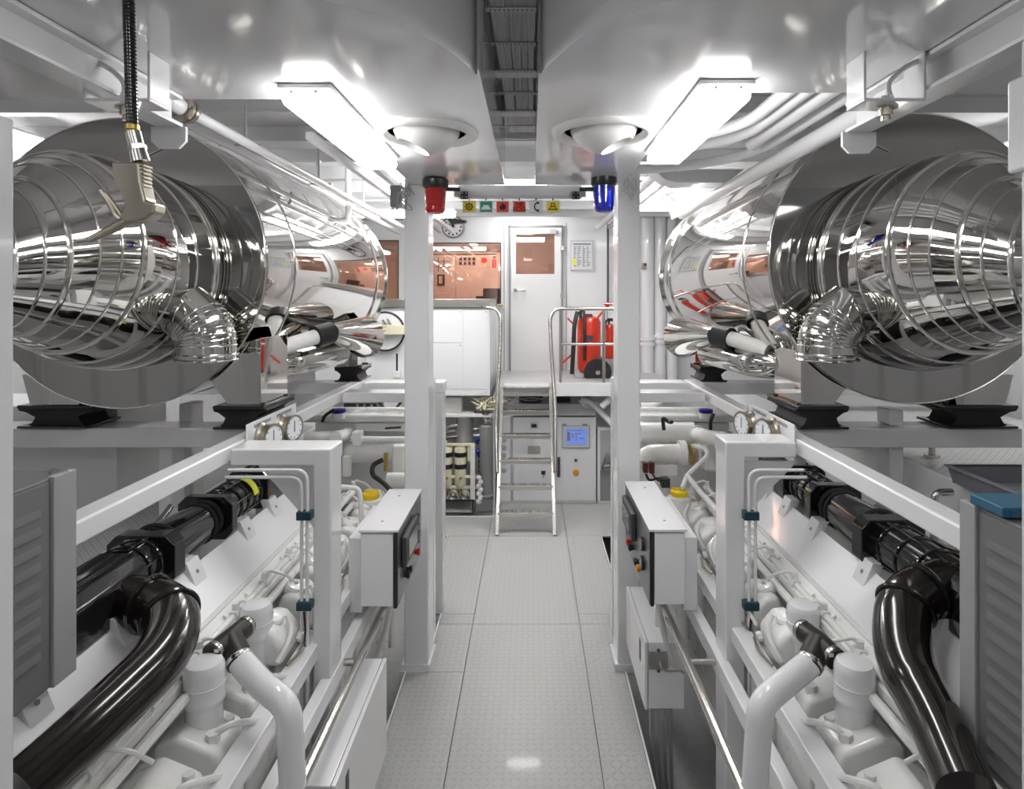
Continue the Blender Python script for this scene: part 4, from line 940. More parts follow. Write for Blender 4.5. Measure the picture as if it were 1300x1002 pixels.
# left hull side: grey cabinet and polished tubes
t = thing('grey_locker', 'plain pale grey locker by the left hull behind the outrigger beam', 'cabinet', (-2.9, 3.26, 1.24))
m = MB(); m.box((-3.45, 3.26, 1.24), (X(149, 3.26), 3.7, Z(516, 3.26))); m.build('body', 'white_satin', t, .006)
for p in ((70, 632), (136, 640)): m = MB(); m.cyl(P(*p, 3.26), P(*p, 3.253), .008, n=10); m.build('screw', 'grey_paint', t)
t = thing('tube_stack', 'upright polished tubes right of the pale grey locker on the left', 'pipes', P(180, 605, 4.1))
for px, r in ((162, .062), (179, .028), (192, .02), (203, .025)):
    m = MB(); m.tube([P(px, 525, 4.1), P(px, 612, 4.1)], r, n=24); m.build('tube', 'mirror_steel', t)
for y in (540, 548): m = MB(); m.tube([P(185, y, 4.02), P(208, y-2, 4.02)], .012, n=12); m.build('cross_tube', 'mirror_steel', t)

# ================================================================ overhead pipes
def pipe(pts, r, m_, label, cat='pipe', fil=.12, name='overhead_pipe'):
    m = MB(); m.tube(pts, r, n=18, fil=fil); return tag(m.build(name, m_), label, cat)
pipe([(-1.5, 2.185, 3.17), (-1.48, 6.9, 3.13)], .026, 'white_gloss', 'lower of two long white pipes under the ceiling above the left silencer')
p2 = pipe([(-1.38, 2.45, 3.15), (-1.36, 6.9, 3.15)], .024, 'white_gloss', 'upper of two long white pipes under the ceiling above the left silencer')
m = MB(); c = V((-1.38, 2.45, 3.15)); m.lathe([(.05, 0), (.052, .01), (.052, .022), (.03, .026)], c, (0, 1, 0), 20); m.lathe([(.052, -.03), (.052, -.012), (.03, -.01)], c, (0, 1, 0), 20)
for k in range(6): q = c+V((.04*math.cos(k), -.04, .04*math.sin(k))); m.cyl(q, q+V((0, .08, 0)), .007, n=6)
m.build('flange', 'tan_metal', p2)
m = MB(); m.tube([c+V((0, -.03, 0)), c+V((-.02, -.12, .02)), c+V((-.14, -.16, .03))], .034, n=18, fil=.08); m.build('bend', 'white_gloss', p2)
for y in (3.05, 4.1, 5.2):
    t = thing('pipe_clamp', '%s hanger clamping the two white pipes above the left silencer' % {3.05: 'nearest', 4.1: 'middle', 5.2: 'farthest'}[y], 'pipe hanger', (-1.43, y, ZC))
    m = MB(); m.box((-1.55, y, 3.155), (-1.33, y+.02, 3.163)); m.build('strap', 'grey_light', t); m = MB(); m.cyl((-1.42, y+.01, 3.16), (-1.42, y+.01, ZC), .006, n=8); m.build('rod', 'grey_light', t)
t = thing('angle_hanger', 'white flat bar hanger in front of the far silencer top on the left', 'pipe hanger', P(404, 205, 4.3))
m = MB(); m.pbox(401, 406, 205, 247, 4.3, .006); m.pbox(366, 406, 203, 206, 4.3, .03); m.build('bar', 'white_satin', t)
pipe([P(442, 195, 4.9), P(442, 292, 4.9)], .024, 'white_gloss', 'short vertical white pipe left of the far silencer end on the left')
pipe([P(400, 229, 5.1), P(512, 227, 5.1)], .011, 'grey_light', 'thin crosswise conduit behind the vertical white pipe on the left')
pipe([P(455, 279, 7.9), P(512, 279, 7.9)], .015, 'grey_light', 'thin conduit along the far wall under the crosswise lamp on the left')
t = thing('cable_ladder', 'pair of light rails running to the far wall left of the left column top', 'cable tray', (-.95, 4, 3.2))
for x in (-1.12, -.98): m = MB(); m.box((x-.02, 3.1, 3.2), (x+.02, 7.6, 3.24)); m.build('rail', 'white_satin', t, .003)
for s in (1,):
    pipe([(.99, 2.115, 3.2), (.99, 2.85, 3.2), (.72, 3.1, 3.2), (.58, 3.12, 3.2)], .028, 'white_gloss', 'innermost of the curving white pipes above the right walkway lamp', fil=.2)
    pipe([(1.065, 2.115, 3.2), (1.065, 3.05, 3.2), (.8, 3.3, 3.2), (.58, 3.32, 3.2)], .026, 'white_gloss', 'second of the curving white pipes right of the right walkway lamp', fil=.2)
    pipe([(1.15, 2.115, 3.2), (1.15, 3.2, 3.2)], .034, 'white_gloss', 'third white pipe right of the right walkway lamp, straight and open ended')
    pipe([(1.25, 2.115, 3.2), (1.25, 3.25, 3.2), (1.15, 3.55, 3.2), (.85, 3.8, 3.2), (.58, 3.84, 3.2)], .028, 'white_gloss', 'fourth white pipe right of the right walkway lamp, curving behind the third', fil=.2)
    pipe([(1.30, 2.115, 3.12), (1.30, 5.3, 3.12)], .042, 'white_gloss', 'thick straight white pipe touching the top of the right silencer view')
    pipe([(.92, 4.4, 3.3), (.86, 7.8, 3.3)], .035, 'white_gloss', 'left one of two white pipes running to the far wall above the right lamp')
    pipe([(1.05, 4.4, 3.3), (1.0, 7.8, 3.3)], .028, 'white_gloss', 'right one of two white pipes running to the far wall above the right lamp')
m = MB(); m.prism([(X(829, 4.2), Z(214, 4.2)), (X(946, 4.2), Z(214, 4.2)), (X(923, 4.2), Z(232, 4.2)), (X(858, 4.2), Z(232, 4.2)), (X(843, 4.2), Z(227, 4.2))], 'y', 4.2, 4.42)
tag(m.build('cross_duct', 'white_duct', None, .01), 'pale crosswise duct with slanted ends right of the right column top', 'air duct')
m = MB(); m.prism([(X(866, 5.6), Z(233, 5.6)), (X(916, 5.6), Z(228, 5.6)), (X(916, 5.6), Z(246, 5.6)), (X(878, 5.6), Z(266, 5.6))], 'y', 5.6, 6.4)
tag(m.build('air_duct', 'white_duct', None, .01), 'small slanted duct box above the far end of the right silencer', 'air duct')
# right far wall pipes
for i, (px, r, nm) in enumerate(((822, .085, 'leftmost'), (838, .075, 'middle'), (853, .07, 'rightmost'))):
    o = pipe([P(px, 262, 7.95), P(px, 500, 7.95)], r, 'white_gloss', '%s of the vertical white pipes on the far wall right of the right column' % nm)
    m = MB(); c = P(px, 434-i*3, 7.95); m.cyl(c, c+V((0, 0, -.05)), r+.025, n=28); m.cyl(c+V((0, 0, .02)), c+V((0, 0, .06)), r+.025, n=28); m.build('flange', 'white_gloss', o)
t = thing('switch_box', 'small brass coloured switch box on the vertical pipes right of the right column', 'switch', P(817, 338, 7.8))
m = MB(); m.pbox(813, 821, 334, 342, 7.8, .06); m.build('body', 'tan_metal', t, .004); m = MB(); m.cyl(P(819, 336, 7.8), P(819, 336, 7.77), .02, n=10); m.build('knob', 'dark_grey', t)

# ================================================================ far end: platform level
ZP = Z(487, 6.92)
t = thing('platform', 'raised white platform with grating top in front of the control room door', 'platform', (.4, 6.92, 0))
m = MB(); m.box((X(632, 6.92), 6.925, ZP-.03), (1.6, YF-.002, ZP)); m.build('grating_top', 'grating', t)
m = MB(); m.box((X(634, 6.92), 6.91, Z(503, 6.92)), (1.6, 6.93, ZP+.004)); m.build('front_beam', 'white_gloss', t, .003)
for x in (.15, 1.05): m = MB(); m.box((x, 7.6, 0), (x+.06, 7.66, ZP-.03)); m.build('leg', 'white_gloss', t, .003)
# low white enclosure with steel counter
t = thing('counter_unit', 'white panelled unit with a steel counter top below the large tinted window', 'counter', (X(560, 6.92), 6.92, Z(503, 6.92)))
m = MB(); m.box((X(400, 6.94), 6.94, Z(503, 6.94)), (X(622, 6.94), YF-.002, Z(391, 6.94))); m.build('body', 'white_wall', t, .004)
m = MB(); m.box((X(398, 6.9), 6.90, Z(390.5, 6.9)), (X(622.5, 6.9), YF-.01, Z(379.8, 6.9))); m.build('counter_top', 'brushed_steel', t, .004)
for a, b, c, d_ in ((546, 587.5, 393, 435), (588.5, 620, 393, 494), (546, 587.5, 436, 494), (546, 620, 495, 502)):
    m = MB(); m.pbox(a, b, c, d_, 6.93, .012); pn = m.build('panel', 'white_wall', t, .002)
    m = MB(); q = P(b-3, c+3, 6.93); m.cyl(q, q-V((0, .004, 0)), .008, n=10); m.build('screw', 'grey_light', pn)
m = MB()
for q in (612, 618): m.cyl(P(q, 389, 6.9), P(q, 389, 6.895), .007, n=8)
m.build('counter_screw', 'dark_grey', t)
t = thing('socket_strip', 'small yellowish socket strip with three dark holes left of the door', 'socket', P(635, 388.5, 8.17))
m = MB(); m.pbox(631, 640, 386, 391.5, 8.17, .03); m.build('body', 'cream', t, .003)
for k in range(3): m = MB(); q = P(633+k*2.3, 388.7, 8.17); m.cyl(q, q-V((0, .003, 0)), .009, n=10); m.build('hole', 'dark_grey', t)
# clock
c = P(575, 288, 8.1); t = thing('wall_clock', 'round dark rimmed clock on the far wall above the large tinted window', 'clock', c)
m = MB(); m.lathe([(.150, .06), (.150, 0), (.132, -.008), (.128, .004)], c, (0, 1, 0), 40); m.build('rim', 'grey_paint', t)
m = MB(); m.cyl(c+V((0, .002, 0)), c+V((0, .01, 0)), .13, n=40); dl = m.build('dial', 'dial', t)
for k in range(12):
    a = k*PI/6; q = c+V((.104*math.cos(a), .0, .104*math.sin(a))); m = MB(); m.box(q-V((.011, 0, .011)), q+V((.011, .003, .011))); m.build('hour_mark', 'ink', dl)
for a, l in ((1.25, .09), (2.5, .07)): m = MB(); m.bar(c, c+V((l*math.cos(a), 0, l*math.sin(a))), .012, .004, (0, 1, 0)); m.build('hand', 'ink', t)
t = thing('speaker_wedge', 'black wedge shaped fitting above the wall clock', 'fitting', P(578, 278, 8.0))
m = MB(); m.prism([(X(566, 8), Z(276, 8)), (X(592, 8), Z(280, 8)), (X(588, 8), Z(283, 8)), (X(572, 8), Z(284, 8))], 'y', 8.0, 8.15); m.build('body', 'black_satin', t, .004)
m = MB(); q = P(574, 283, 8.0); m.cyl(q, q+V((.02, 0, -.06)), .014, n=10); m.build('bracket', 'black_satin', t)
# notice frame
t = thing('notice_frame', 'framed printed notice on the wall right of the door', 'notice', P(739, 324, 8.17))
m = MB(); m.pbox(724, 753.5, 305, 343.5, 8.17, .025); m.build('frame', 'sign_frame', t, .003)
m = MB(); m.pbox(726, 751.5, 307, 341.5, 8.165, .006); pp = m.build('sheet', 'paper', t)
rn = random.Random(2)
m = MB(); m.pbox(727.5, 750, 309, 311, 8.162, .002)
for k in range(12):
    for a in (728, 739.5): m.pbox(a, a+2+rn.random()*2, 313+k*2.2, 314.2+k*2.2, 8.162, .002); m.pbox(a+5, a+7+rn.random()*3, 313+k*2.2, 314+k*2.2, 8.162, .002)
m.build('print', 'ink_grey', pp)
m = MB(); m.pbox(727.5, 731.5, 328, 337, 8.1615, .002); m.build('yellow_cells', 'label_yellow', pp)
# hatch ring and small fittings left of the left column
c = P(488, 421, 6.85); t = thing('round_hatch', 'round white hatch with a black seal half hidden left of the left column', 'hatch', c)
m = MB(); m.cyl(c+V((0, .03, 0)), c+V((0, .07, 0)), .215, n=48); m.build('disc', 'white_satin', t)
m = MB(); m.torus(c+V((0, .03, 0)), (0, 1, 0), .215, .011, 60); m.build('seal', 'rubber', t)
m = MB(); m.tube([c+V((-.02, 0, .13)), c+V((.03, -.01, .06)), c+V((.06, 0, 0))], .012, n=10, fil=.05); m.tube([c+V((.03, 0, .14)), c+V((.08, -.01, .07)), c+V((.1, 0, 0))], .012, n=10, fil=.05); m.build('handle', 'tube_steel', t)
m = MB(); m.pbox(481, 513, 413, 425, 6.80, .04); b_ = m.build('cross_bar', 'cream', t, .004)
m = MB()
for k in range(6): q = P(483+(k % 3)*3, 415+(k//3)*5, 6.8); m.cyl(q, q-V((0, .003, 0)), .007, n=8)
m.build('bar_hole', 'dark_grey', b_)
t = thing('level_switch', 'small white block with a black rod left of the left column', 'switch', P(503, 475, 6.85))
m = MB(); m.pbox(499.5, 508, 471, 479, 6.85, .05); m.build('block', 'white_gloss', t, .004); m = MB(); m.cyl(P(504, 471, 6.87), P(504, 449, 6.87), .01, n=10); m.build('rod', 'ink', t)

# ---------------------------------------------------------------- ladder with handrails
t = thing('ladder', 'inclined stainless ladder with six treads from the walkway up to the platform', 'ladder', (-.05, 6.2, 0))
def lp(px0, px1, f): return V((X(px0, 6.2)*(1-f)+X(px1, 6.88)*f, 6.2+.68*f, ZP*f))
for a0, a1 in ((631, 637.5), (704, 698.5)):
    m = MB(); m.bar(lp(a0, a1, 0), lp(a0, a1, 1.0), .036, .075, (0, 1, 0)); m.build('stile', 'tube_steel', t, .003)
for k in range(6):
    f = (k+1)/6.0-.02; y = 6.2+.68*f; z = ZP*f; x0 = lp(631, 637.5, f).x; x1 = lp(704, 698.5, f).x
    m = MB(); m.box((x0, y-.05, z-.045), (x1, y+.05, z)); tr = m.build('tread', 'tube_steel', t, .003)
    m = MB()
    for j in range(16): x = x0+.03+(x1-x0-.06)*j/15; m.box((x-.006, y-.048, z), (x+.006, y+.048, z+.003))
    m.build('tread_grip', 'brushed_steel', tr)
for pts in ([P(631, 600, 6.42), P(629.5, 540, 6.6), P(635, 440, 6.8), P(635.5, 404, 6.84), P(630, 392, 6.86), P(618, 390.5, 6.88)],
            [P(705, 600, 6.42), P(705, 520, 6.62), P(699.5, 440, 6.8), P(698, 404, 6.84), P(704, 392.5, 6.86), P(716, 392, 6.9)]):
    m = MB(); m.tube(pts, .0215, n=16, fil=.09); m.build('handrail', 'tube_steel', t)
# railing
t = thing('guard_railing', 'stainless guard railing on the platform in front of the red extinguishers', 'railing', (X(740, 6.95), 6.95, ZP))
m = MB(); m.tube([P(712, 392, 6.95), P(800, 392, 6.95)], .021, n=16); m.build('top_rail', 'tube_steel', t)
m = MB(); m.tube([P(712, 437, 6.95), P(800, 437, 6.95)], .015, n=14); m.build('middle_rail', 'tube_steel', t)
for px in (711.5, 766.5): m = MB(); m.tube([P(px, 392, 6.95), V((X(px, 6.95), 6.95, ZP+.003))], .018, n=14); m.build('post', 'tube_steel', t)
# wheeled extinguisher
Y = 7.55
t = thing('extinguisher_trolley', 'large red wheeled fire extinguisher with a black wheel behind the railing', 'fire extinguisher', V((X(748, Y), Y, ZP)))
c = P(747.5, 470, Y); hh = Z(403, Y)-c.z; r = .145
m = MB(); m.lathe([(.02, -.05), (.09, -.04), (r, .02), (r, hh-.06), (r*.85, hh-.01), (r*.4, hh+.02), (.02, hh+.025)], c, (0, 0, 1), 40); m.build('cylinder', 'red_paint', t)
m = MB(); m.tube([P(733, 396, Y-.12), P(729, 412, Y-.17), P(728, 440, Y-.17), P(726, 475, Y-.16)], .026, n=12, fil=.1); m.build('hose', 'hose_rubber', t)
m = MB(); m.tube([P(737, 404, Y-.1), P(737, 394, Y-.1), P(741, 394, Y-.1), P(742, 410, Y-.16), P(742, 458, Y-.16)], .018, n=12, fil=.04); m.build('hose', 'hose_rubber', t)
m = MB(); c2 = P(759, 473, Y-.2); m.cyl(c2, c2+V((0, .06, 0)), .165, n=40); w_ = m.build('wheel', 'rubber', t, .012)
m = MB(); m.lathe([(.028, 0), (.028, -.015), (.01, -.018)], c2, (0, 1, 0), 16); m.build('hub', 'tube_steel', w_)
m = MB(); c3 = c2+V((0, .36, 0)); m.cyl(c3, c3+V((0, .05, 0)), .165, n=40); m.build('wheel', 'rubber', t, .012)
m = MB(); m.bar(P(720.5, 404, Y-.1), P(728, 412, Y-.1), .02, .03, (0, 1, 0)); m.bar(P(714, 461, Y-.1), P(725, 451, Y-.1), .02, .03, (0, 1, 0)); m.tube([P(758, 404, Y), P(765, 396, Y), P(772, 386, Y)], .015, n=10); m.tube([P(767, 386, Y), P(777, 386, Y)], .02, n=10); m.build('handle', 'red_paint', t)
m = MB(); m.pbox(742, 753, 426, 433, Y-.158, .02); m.build('strap_label', 'dark_grey', t, .002)
m = MB(); m.tube([P(743, 401, Y-.05), P(752, 401, Y-.05)], .022, n=12); m.build('valve', 'black_satin', t)
m = MB(); m.box(V((X(728, Y), Y-.15, ZP+.002)), V((X(740, Y), Y+.15, ZP+.05))); m.build('foot', 'grey_light', t, .004)
t = thing('fire_extinguisher', 'slim red hand extinguisher standing upright right of the wheeled one', 'fire extinguisher', P(774, 457, 7.9))
c = P(774, 455, 7.9); m = MB(); hh = Z(411, 7.9)-c.z; m.lathe([(.03, -.01), (.058, 0), (.058, hh-.05), (.045, hh-.015), (.02, hh)], c, (0, 0, 1), 28); m.build('cylinder', 'red_paint', t)
m = MB(); m.tube([P(773, 411, 7.88), P(773, 405, 7.86), P(769, 408, 7.84), P(768, 417, 7.84)], .013, n=10, fil=.03); m.build('hose', 'black_satin', t)
m = MB(); q = P(774, 406, 7.9); m.box(q-V((.03, .015, .02)), q+V((.04, .015, .02))); m.build('valve', 'black_satin', t, .004)
m = MB(); m.pbox(766, 784, 455.5, 462, 7.86, .335); m.build('wall_bracket', 'grey_light', t, .003)

# ---------------------------------------------------------------- electrical cabinets under the platform
Y = 7.15
t = thing('electrical_cabinet', 'wide white electrical cabinet with a blue touch screen behind the ladder', 'cabinet', (X(700, Y), Y, 0))
m = MB(); m.box((X(634, Y), Y+.012, .002), (X(757, Y), Y+.7, Z(528, Y))); m.prism([(Y+.012, Z(528, Y)), (Y+.14, Z(515.5, Y)), (Y+.7, Z(515.5, Y)), (Y+.7, Z(528, Y))], 'x', X(634, Y), X(757, Y)); m.build('body', 'white_gloss', t, .005)
def cd(a, b, c, d_, nm='door', mt='white_gloss', y=Y, th=.012, par=t, bev=.003): m = MB(); m.pbox(a, b, c, d_, y, th); return m.build(nm, mt, par, bev)
cd(634.5, 647.5, 529, 636, 'side_strip'); dl = cd(652, 704, 530, 636); dr = cd(705.5, 756, 530, 636)
cd(648.5, 651, 529, 636, 'filler_strip', 'grey_light')
cd(651.5, 704, 528, 529.4, 'seam', 'dark_grey', Y-.001); cd(705.5, 756.5, 528, 529.4, 'seam', 'dark_grey', Y-.001)
for y in (558.6, 568.6, 578, 587, 597):
    m = MB(); q = P(639.8, y, Y); m.lathe([(.03, 0), (.03, .008), (.024, .012)], q, (0, -1, 0), 20); m.build('push_button', 'grey_light', t)
dq = cd(673, 683, 537, 544.5, 'meter', 'sign_frame', Y-.012, .012, dl); cd(674.5, 681.5, 538.5, 543, 'meter_screen', 'screen_dark', Y-.014, .003, dl)
cd(670, 686, 566, 576.5, 'name_plate', 'brushed_steel', Y-.004, .004, dl)
cd(687, 692.5, 598, 603, 'lock_plate', 'dark_grey', Y-.008, .008, dl); m = MB(); m.cyl(P(690, 600, Y-.05), P(690, 600, Y), .012, n=12); m.bar(P(690, 600, Y-.04), P(690, 607, Y-.04), .008, .01, (0, 1, 0)); m.build('key', 'black_satin', dl)
cd(713.5, 749, 540.5, 569, 'screen_bezel', 'grey_light', Y-.014, .014, dr, .004); cd(714.5, 748, 541.5, 568, 'screen_frame', 'sign_frame', Y-.018, .006, dr, .002)
cd(718, 745, 544, 564.5, 'touch_screen', 'screen_blue', Y-.021, .004, dr, 0)
m = MB()
for q in ((720, 740, 546, 547), (720, 724, 549, 560), (726, 728, 551, 556), (730, 737, 550, 551), (731, 732, 552, 560), (735, 742, 556, 557)): m.pbox(*q, Y-.0222, .001)
m.build('screen_graphic', 'ink_grey', dr)
for a in (716.5, 742.5): cd(a-3, a+3, 538.6, 540.4, 'bezel_hinge', 'grey_paint', Y-.016, .012, dr, .001)
m = MB(); q = P(731, 584.5, Y); m.lathe([(.018, 0), (.018, .01), (.012, .02)], q, (0, -1, 0), 16); m.build('key_switch', 'dark_grey', dr)
m = MB(); q = P(731, 600, Y); m.lathe([(.036, 0), (.036, .012), (.016, .016), (.020, .03), (.006, .032)], q, (0, -1, 0), 20); kb = m.build('selector_knob', 'amber', dr); kb['label'] = 'amber knob'
cd(707.3, 711.3, 581, 606, 'door_handle', 'dark_grey', Y-.03, .03, dr, .004)
t = thing('side_cabinet', 'narrow white framed cabinet with a grey inner panel right of the wide electrical cabinet', 'cabinet', (X(768, Y), Y, 0))
m = MB(); m.box((X(758.5, Y), Y+.012, .002), (X(785, Y), Y+.6, Z(543, Y))); m.build('body', 'white_gloss', t, .004)
for q in ((758.8, 762, 543.5, 636), (762, 785, 543.5, 547)): cd(*q, 'frame', 'white_gloss', Y, .012, t)
cd(762, 785, 547, 596, 'inner_panel', 'grey_light', Y+.006, .006, t); cd(762, 785, 597, 636, 'inner_panel', 'grey_paint', Y+.006, .006, t)
m = MB(); m.tube([P(764, 595, Y-.04), P(770, 575, Y-.04), P(777, 594, Y-.04)], .02, n=10); m.tube([P(765, 592, Y-.03), P(778, 590, Y-.03)], .022, n=10); m.build('bracket_handle', 'tube_steel', t)
# things lying on the cabinet
t = thing('black_motor', 'black ribbed device on top of the electrical cabinet under the platform beam', 'motor', P(715, 513, 7.4))
m = MB(); m.pbox(706, 724, 503.5, 515, 7.4, .3); m.build('housing', 'dark_grey', t, .006)
m = MB()
for k in range(7): m.pbox(707+k*2.4, 708+k*2.4, 503.5, 514.5, 7.385, .02)
m.build('fin', 'black_satin', t)
t = thing('air_filter', 'round dark fan housing between the ladder treads on top of the electrical cabinet', 'fan', P(674, 513, 7.45))
c = P(674, 512, 7.45); m = MB(); m.lathe([(.14, -.03), (.14, .03), (.10, .045)], c, (0, 0, 1), 28); m.build('housing', 'dark_grey', t); m = MB(); m.torus(c+V((0, 0, .045)), (0, 0, 1), .1, .012, 28); m.build('ring', 'tube_steel', t)
m = MB(); m.pbox(659, 700, 503.6, 514.5, 7.75, .1); tag(m.build('black_box', 'black_satin', None, .004), 'flat black box at the back of the electrical cabinet top', 'box')
def wires(seed, x0, x1, y0, y1, Yc, n, r, mt, label):
    rd = random.Random(seed); m = MB()
    for k in range(n):
        xa = rd.uniform(x0, x1); pts = [P(min(max(xa+rd.uniform(-7, 7)*j, x0), x1), rd.uniform(y0, y1), Yc+rd.uniform(-.06, .06)) for j in range(4)]
        m.tube(pts, r, n=8, fil=.08)
    return tag(m.build('cable_bundle', mt), label, 'cables')
wires(11, 636, 658, 505, 515, 7.2, 9, .012, 'white_gloss', 'bundle of white cables on the left of the electrical cabinet top behind the ladder')
wires(12, 598, 634, 503, 522, 7.0, 14, .011, 'cream', 'tangle of cream cables under the counter unit left of the ladder')
wires(13, 735, 780, 506, 518, 7.2, 8, .012, 'white_gloss', 'loose white cables under the platform beam right of the black ribbed device')
pipe([P(738, 507, 7.2), P(752, 512, 7.15), P(777, 538, 7.05)], .035, 'white_gloss', 'thick slanting white pipe at the right end of the electrical cabinet top', fil=.1)
pipe([P(780, 500, 7.0), P(764, 517, 7.0)], .04, 'white_gloss', 'short slanting white brace under the right end of the platform beam')

# ---------------------------------------------------------------- filter module left of the ladder
Y = 6.85
t = thing('filter_module', 'cream painted filter module with black banded filters left of the ladder', 'filter unit', (X(580, Y), Y, 0))
for q in ((550, 603, 563.5, 566.5), (550, 606, 604, 607.5), (550, 610, 617.5, 621)): cd(*q, 'frame_bar', 'cream', Y-.02, .03, t)
cd(597, 603, 566, 636, 'frame_post', 'white_engine', Y-.03, .04, t); cd(593.5, 597, 566, 586, 'side_plate', 'cream', Y-.01, .1, t)
for px in (551, 567, 584.5):
    c = P(px, 617, Y+.02); hh = Z(568, Y)-c.z; r = .066
    m = MB(); m.lathe([(.02, -.03), (r*.8, -.01), (r, .02), (r, hh-.02), (r*.9, hh), (.02, hh+.01)], c, (0, 0, 1), 32); fl = m.build('filter', 'cream', t)
    for ya in (577, 592): m = MB(); zz = Z(ya, Y)-c.z; m.lathe([(r+.001, -.026), (r+.004, -.024), (r+.004, .024), (r+.001, .026)], c+V((0, 0, zz)), (0, 0, 1), 32); m.build('black_band', 'black_satin', fl)
    m = MB(); m.cyl(c+V((0, -.05, .11)), c+V((0, -.05, -.10)), .009, n=8); m.cyl(c+V((0, -.06, .10)), c+V((.02, -.08, .11)), .014, n=8); m.build('drain_cock', 'brass', fl)
    m = MB(); m.cyl(c+V((0, 0, hh)), c+V((0, 0, hh+.03)), .014, n=8); m.build('vent_screw', 'brass', fl)
m = MB(); m.pbox(553, 597, 622, 634, Y+.05, .25); m.build('pump_block', 'tube_steel', t, .02)
for k in range(3): m = MB(); c = P(560+k*15, 628, Y); m.torus(c, (0, 1, 0), .05, .014, 24); m.build('pump_flange', 'tube_steel', t)
m = MB(); m.box((X(550, Y), Y-.05, .02), (X(601, Y), Y+.4, .03)); m.build('drip_tray', 'grey_light', t)
m = MB(); m.pbox(550, 602, 635, 637, Y-.05, .02); m.pbox(599, 601, 636, 653, Y-.05, .02); m.build('tray_frame', 'black_satin', t)
for k in range(7): m = MB(); m.sph(P(608+(k % 2)*2, 607+k*5, Y-.06), .03, n=14); m.build('fitting', 'white_engine', t)
t = thing('grey_can', 'wide grey metal can behind the cream filter module', 'canister', P(590, 563, 7.15))
c = P(590, 564, 7.15); hh = Z(528, 7.15)-c.z; m = MB(); m.lathe([(.10, 0), (.10, hh), (.09, hh+.01)], c, (0, 0, 1), 36); m.build('body', 'grey_light', t); m = MB(); m.box(V((c.x-.115, c.y-.1, Z(527.5, 7.15))), V((c.x+.12, c.y+.12, Z(521, 7.15)))); m.build('lid_block', 'white_engine', t, .01)
t = thing('tall_cylinder', 'tall dark grey cylinder with a pale valve head beside the ladder', 'cylinder', P(617, 631, 7.0))
c = P(617, 631, 7.0); hh = Z(541, 7.0)-c.z; m = MB(); m.lathe([(.02, -.02), (.076, 0), (.076, hh), (.06, hh+.02)], c, (0, 0, 1), 36); m.build('body', 'grey_paint', t)
m = MB(); m.lathe([(.05, 0), (.05, .03), (.078, .035), (.078, .06), (.04, .07), (.04, .12), (.06, .125), (.06, .14)], c+V((0, 0, hh+.01)), (0, 0, 1), 24); m.build('valve_head', 'tube_steel', t)
m = MB(); m.lathe([(.084, 0), (.084, .02)], c+V((0, 0, .02)), (0, 0, 1), 36); m.build('base_ring', 'grey_light', t)
for i, (a, b, c) in enumerate(((552, 574, 545), (552, 577, 552), (556, 580, 538))):
    pipe([P(a, c+18, 7.1), P(a+12, c+4, 7.1), P(b+4, c+2, 7.1)], .022, 'tube_steel', '%s of the bent steel pipes left of the grey can' % ('middle', 'lowest', 'topmost')[i], fil=.06)
for i, y in enumerate((545, 553)): pipe([P(601, y, 7.1), P(609, y, 7.1)], .022, 'tube_steel', '%s short steel pipe between the grey can and the tall cylinder' % ('upper', 'lower')[i])
for i, (x, y) in enumerate(((606, 558), (607, 573))):
    m = MB(); m.sph(P(x, y, 6.98), .032, (1, 1, .8), 16); m.cyl(P(x, y, 6.98), P(x, y+6, 6.98), .014, n=10); tag(m.build('blue_valve', 'cap_blue'), '%s small blue valve between the cream module and the tall cylinder' % ('upper', 'lower')[i], 'valve')
m = MB()
for k in range(4): m.cyl(P(607, 580+k*6, 7.0), P(611, 580+k*6, 7.0), .022, n=12)
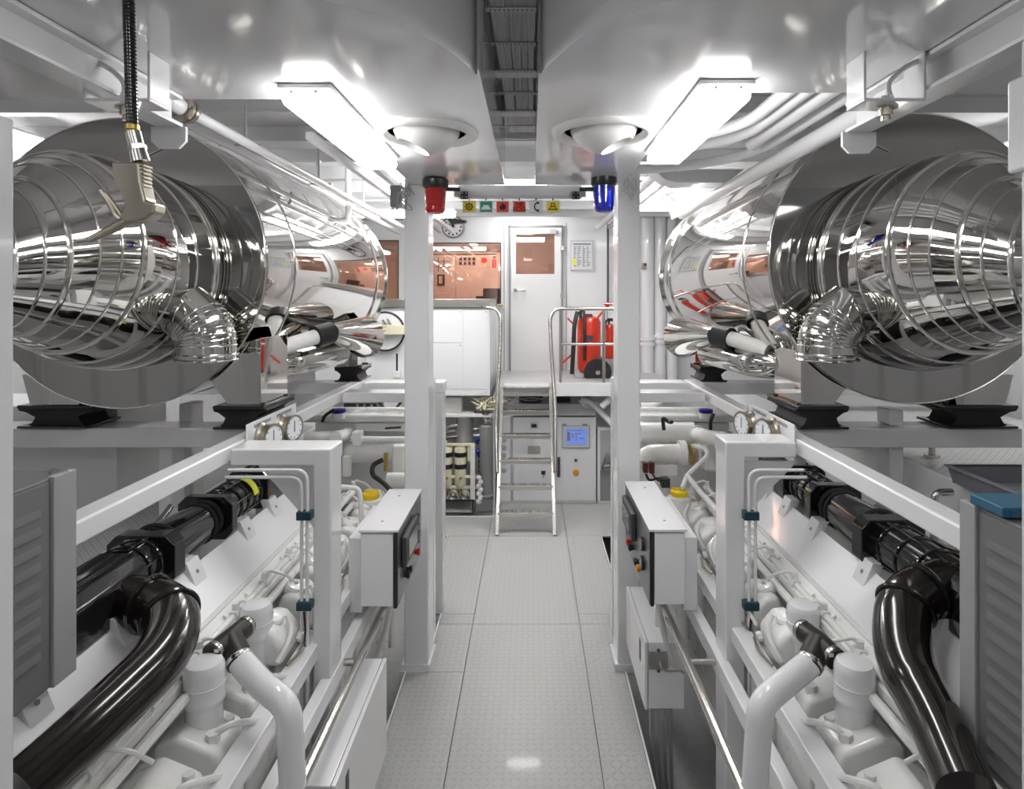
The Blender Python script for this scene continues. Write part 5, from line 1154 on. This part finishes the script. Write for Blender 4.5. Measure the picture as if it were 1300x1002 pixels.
tag(m.build('hose_coupling', 'black_satin'), 'stack of black couplings between the cream filters and the tall cylinder', 'coupling')
m = MB(); m.pbox(604, 628, 634, 655, 7.05, .02); m.pbox(626, 628, 503, 655, 7.0, .3)
tag(m.build('module_panel', 'white_satin', None, .003), 'upright pale panel between the tall cylinder and the ladder', 'panel')
m = MB(); m.pbox(562, 586, 505, 526, 7.05, .2); tag(m.build('white_case', 'white_engine', None, .01), 'white case above the grey can under the counter unit', 'case')
m = MB(); m.pbox(545, 625, 526, 530, 6.95, .06); tag(m.build('pipe_support', 'white_engine', None, .004), 'white support beam above the cream filter module', 'support')
m = MB(); c = P(554, 522, 6.9); m.torus(c, (0, 1, .2), .05, .012, 24); m.cyl(c, c+V((0, .06, 0)), .02, n=12); m.bar(c-V((.05, 0, 0)), c+V((.05, 0, 0)), .01, .01); tag(m.build('red_valve', 'red_paint'), 'small red handwheel right of the left column at beam height', 'valve')
pipe([P(552, 606, 6.5), P(562, 570, 6.55), P(566, 560, 6.6)], .018, 'white_gloss', 'slanting white pipe in front of the cream filters', fil=.05)
# dark machinery seen left of the left column, under the counter unit
t = thing('dark_device', 'black device with cables left of the left column at beam height', 'device', P(455, 520, 6.2))
m = MB(); m.pbox(436, 478, 512, 528, 6.2, .3); m.build('housing', 'black_satin', t, .006)
m = MB(); m.tube([P(480, 508, 5.9), P(488, 520, 5.9), P(502, 520, 5.9), P(511, 508, 5.9)], .014, n=10, fil=.1); m.build('cable', 'hose_rubber', t)
m = MB()
for k in range(5): m.pbox(452+k*4.5, 454.5+k*4.5, 514+(k % 2)*3, 522, 6.18, .03)
m.build('terminal', 'grey_paint', t)
m = MB(); m.pbox(484, 508, 505, 526, 6.6, .3); m.box((X(494, 6.7), 6.72, ZB), (X(499, 6.7), 6.78, 1.3)); tag(m.build('white_tank', 'white_gloss', None, .02), 'small white tank behind the black cable loop left of the left column', 'tank')
pipe([P(812, 516, 6.2), P(828, 516, 6.2), P(834, 505, 6.3)], .085, 'white_gloss', 'white pipe bend right of the right column behind the frame beams', fil=.15)
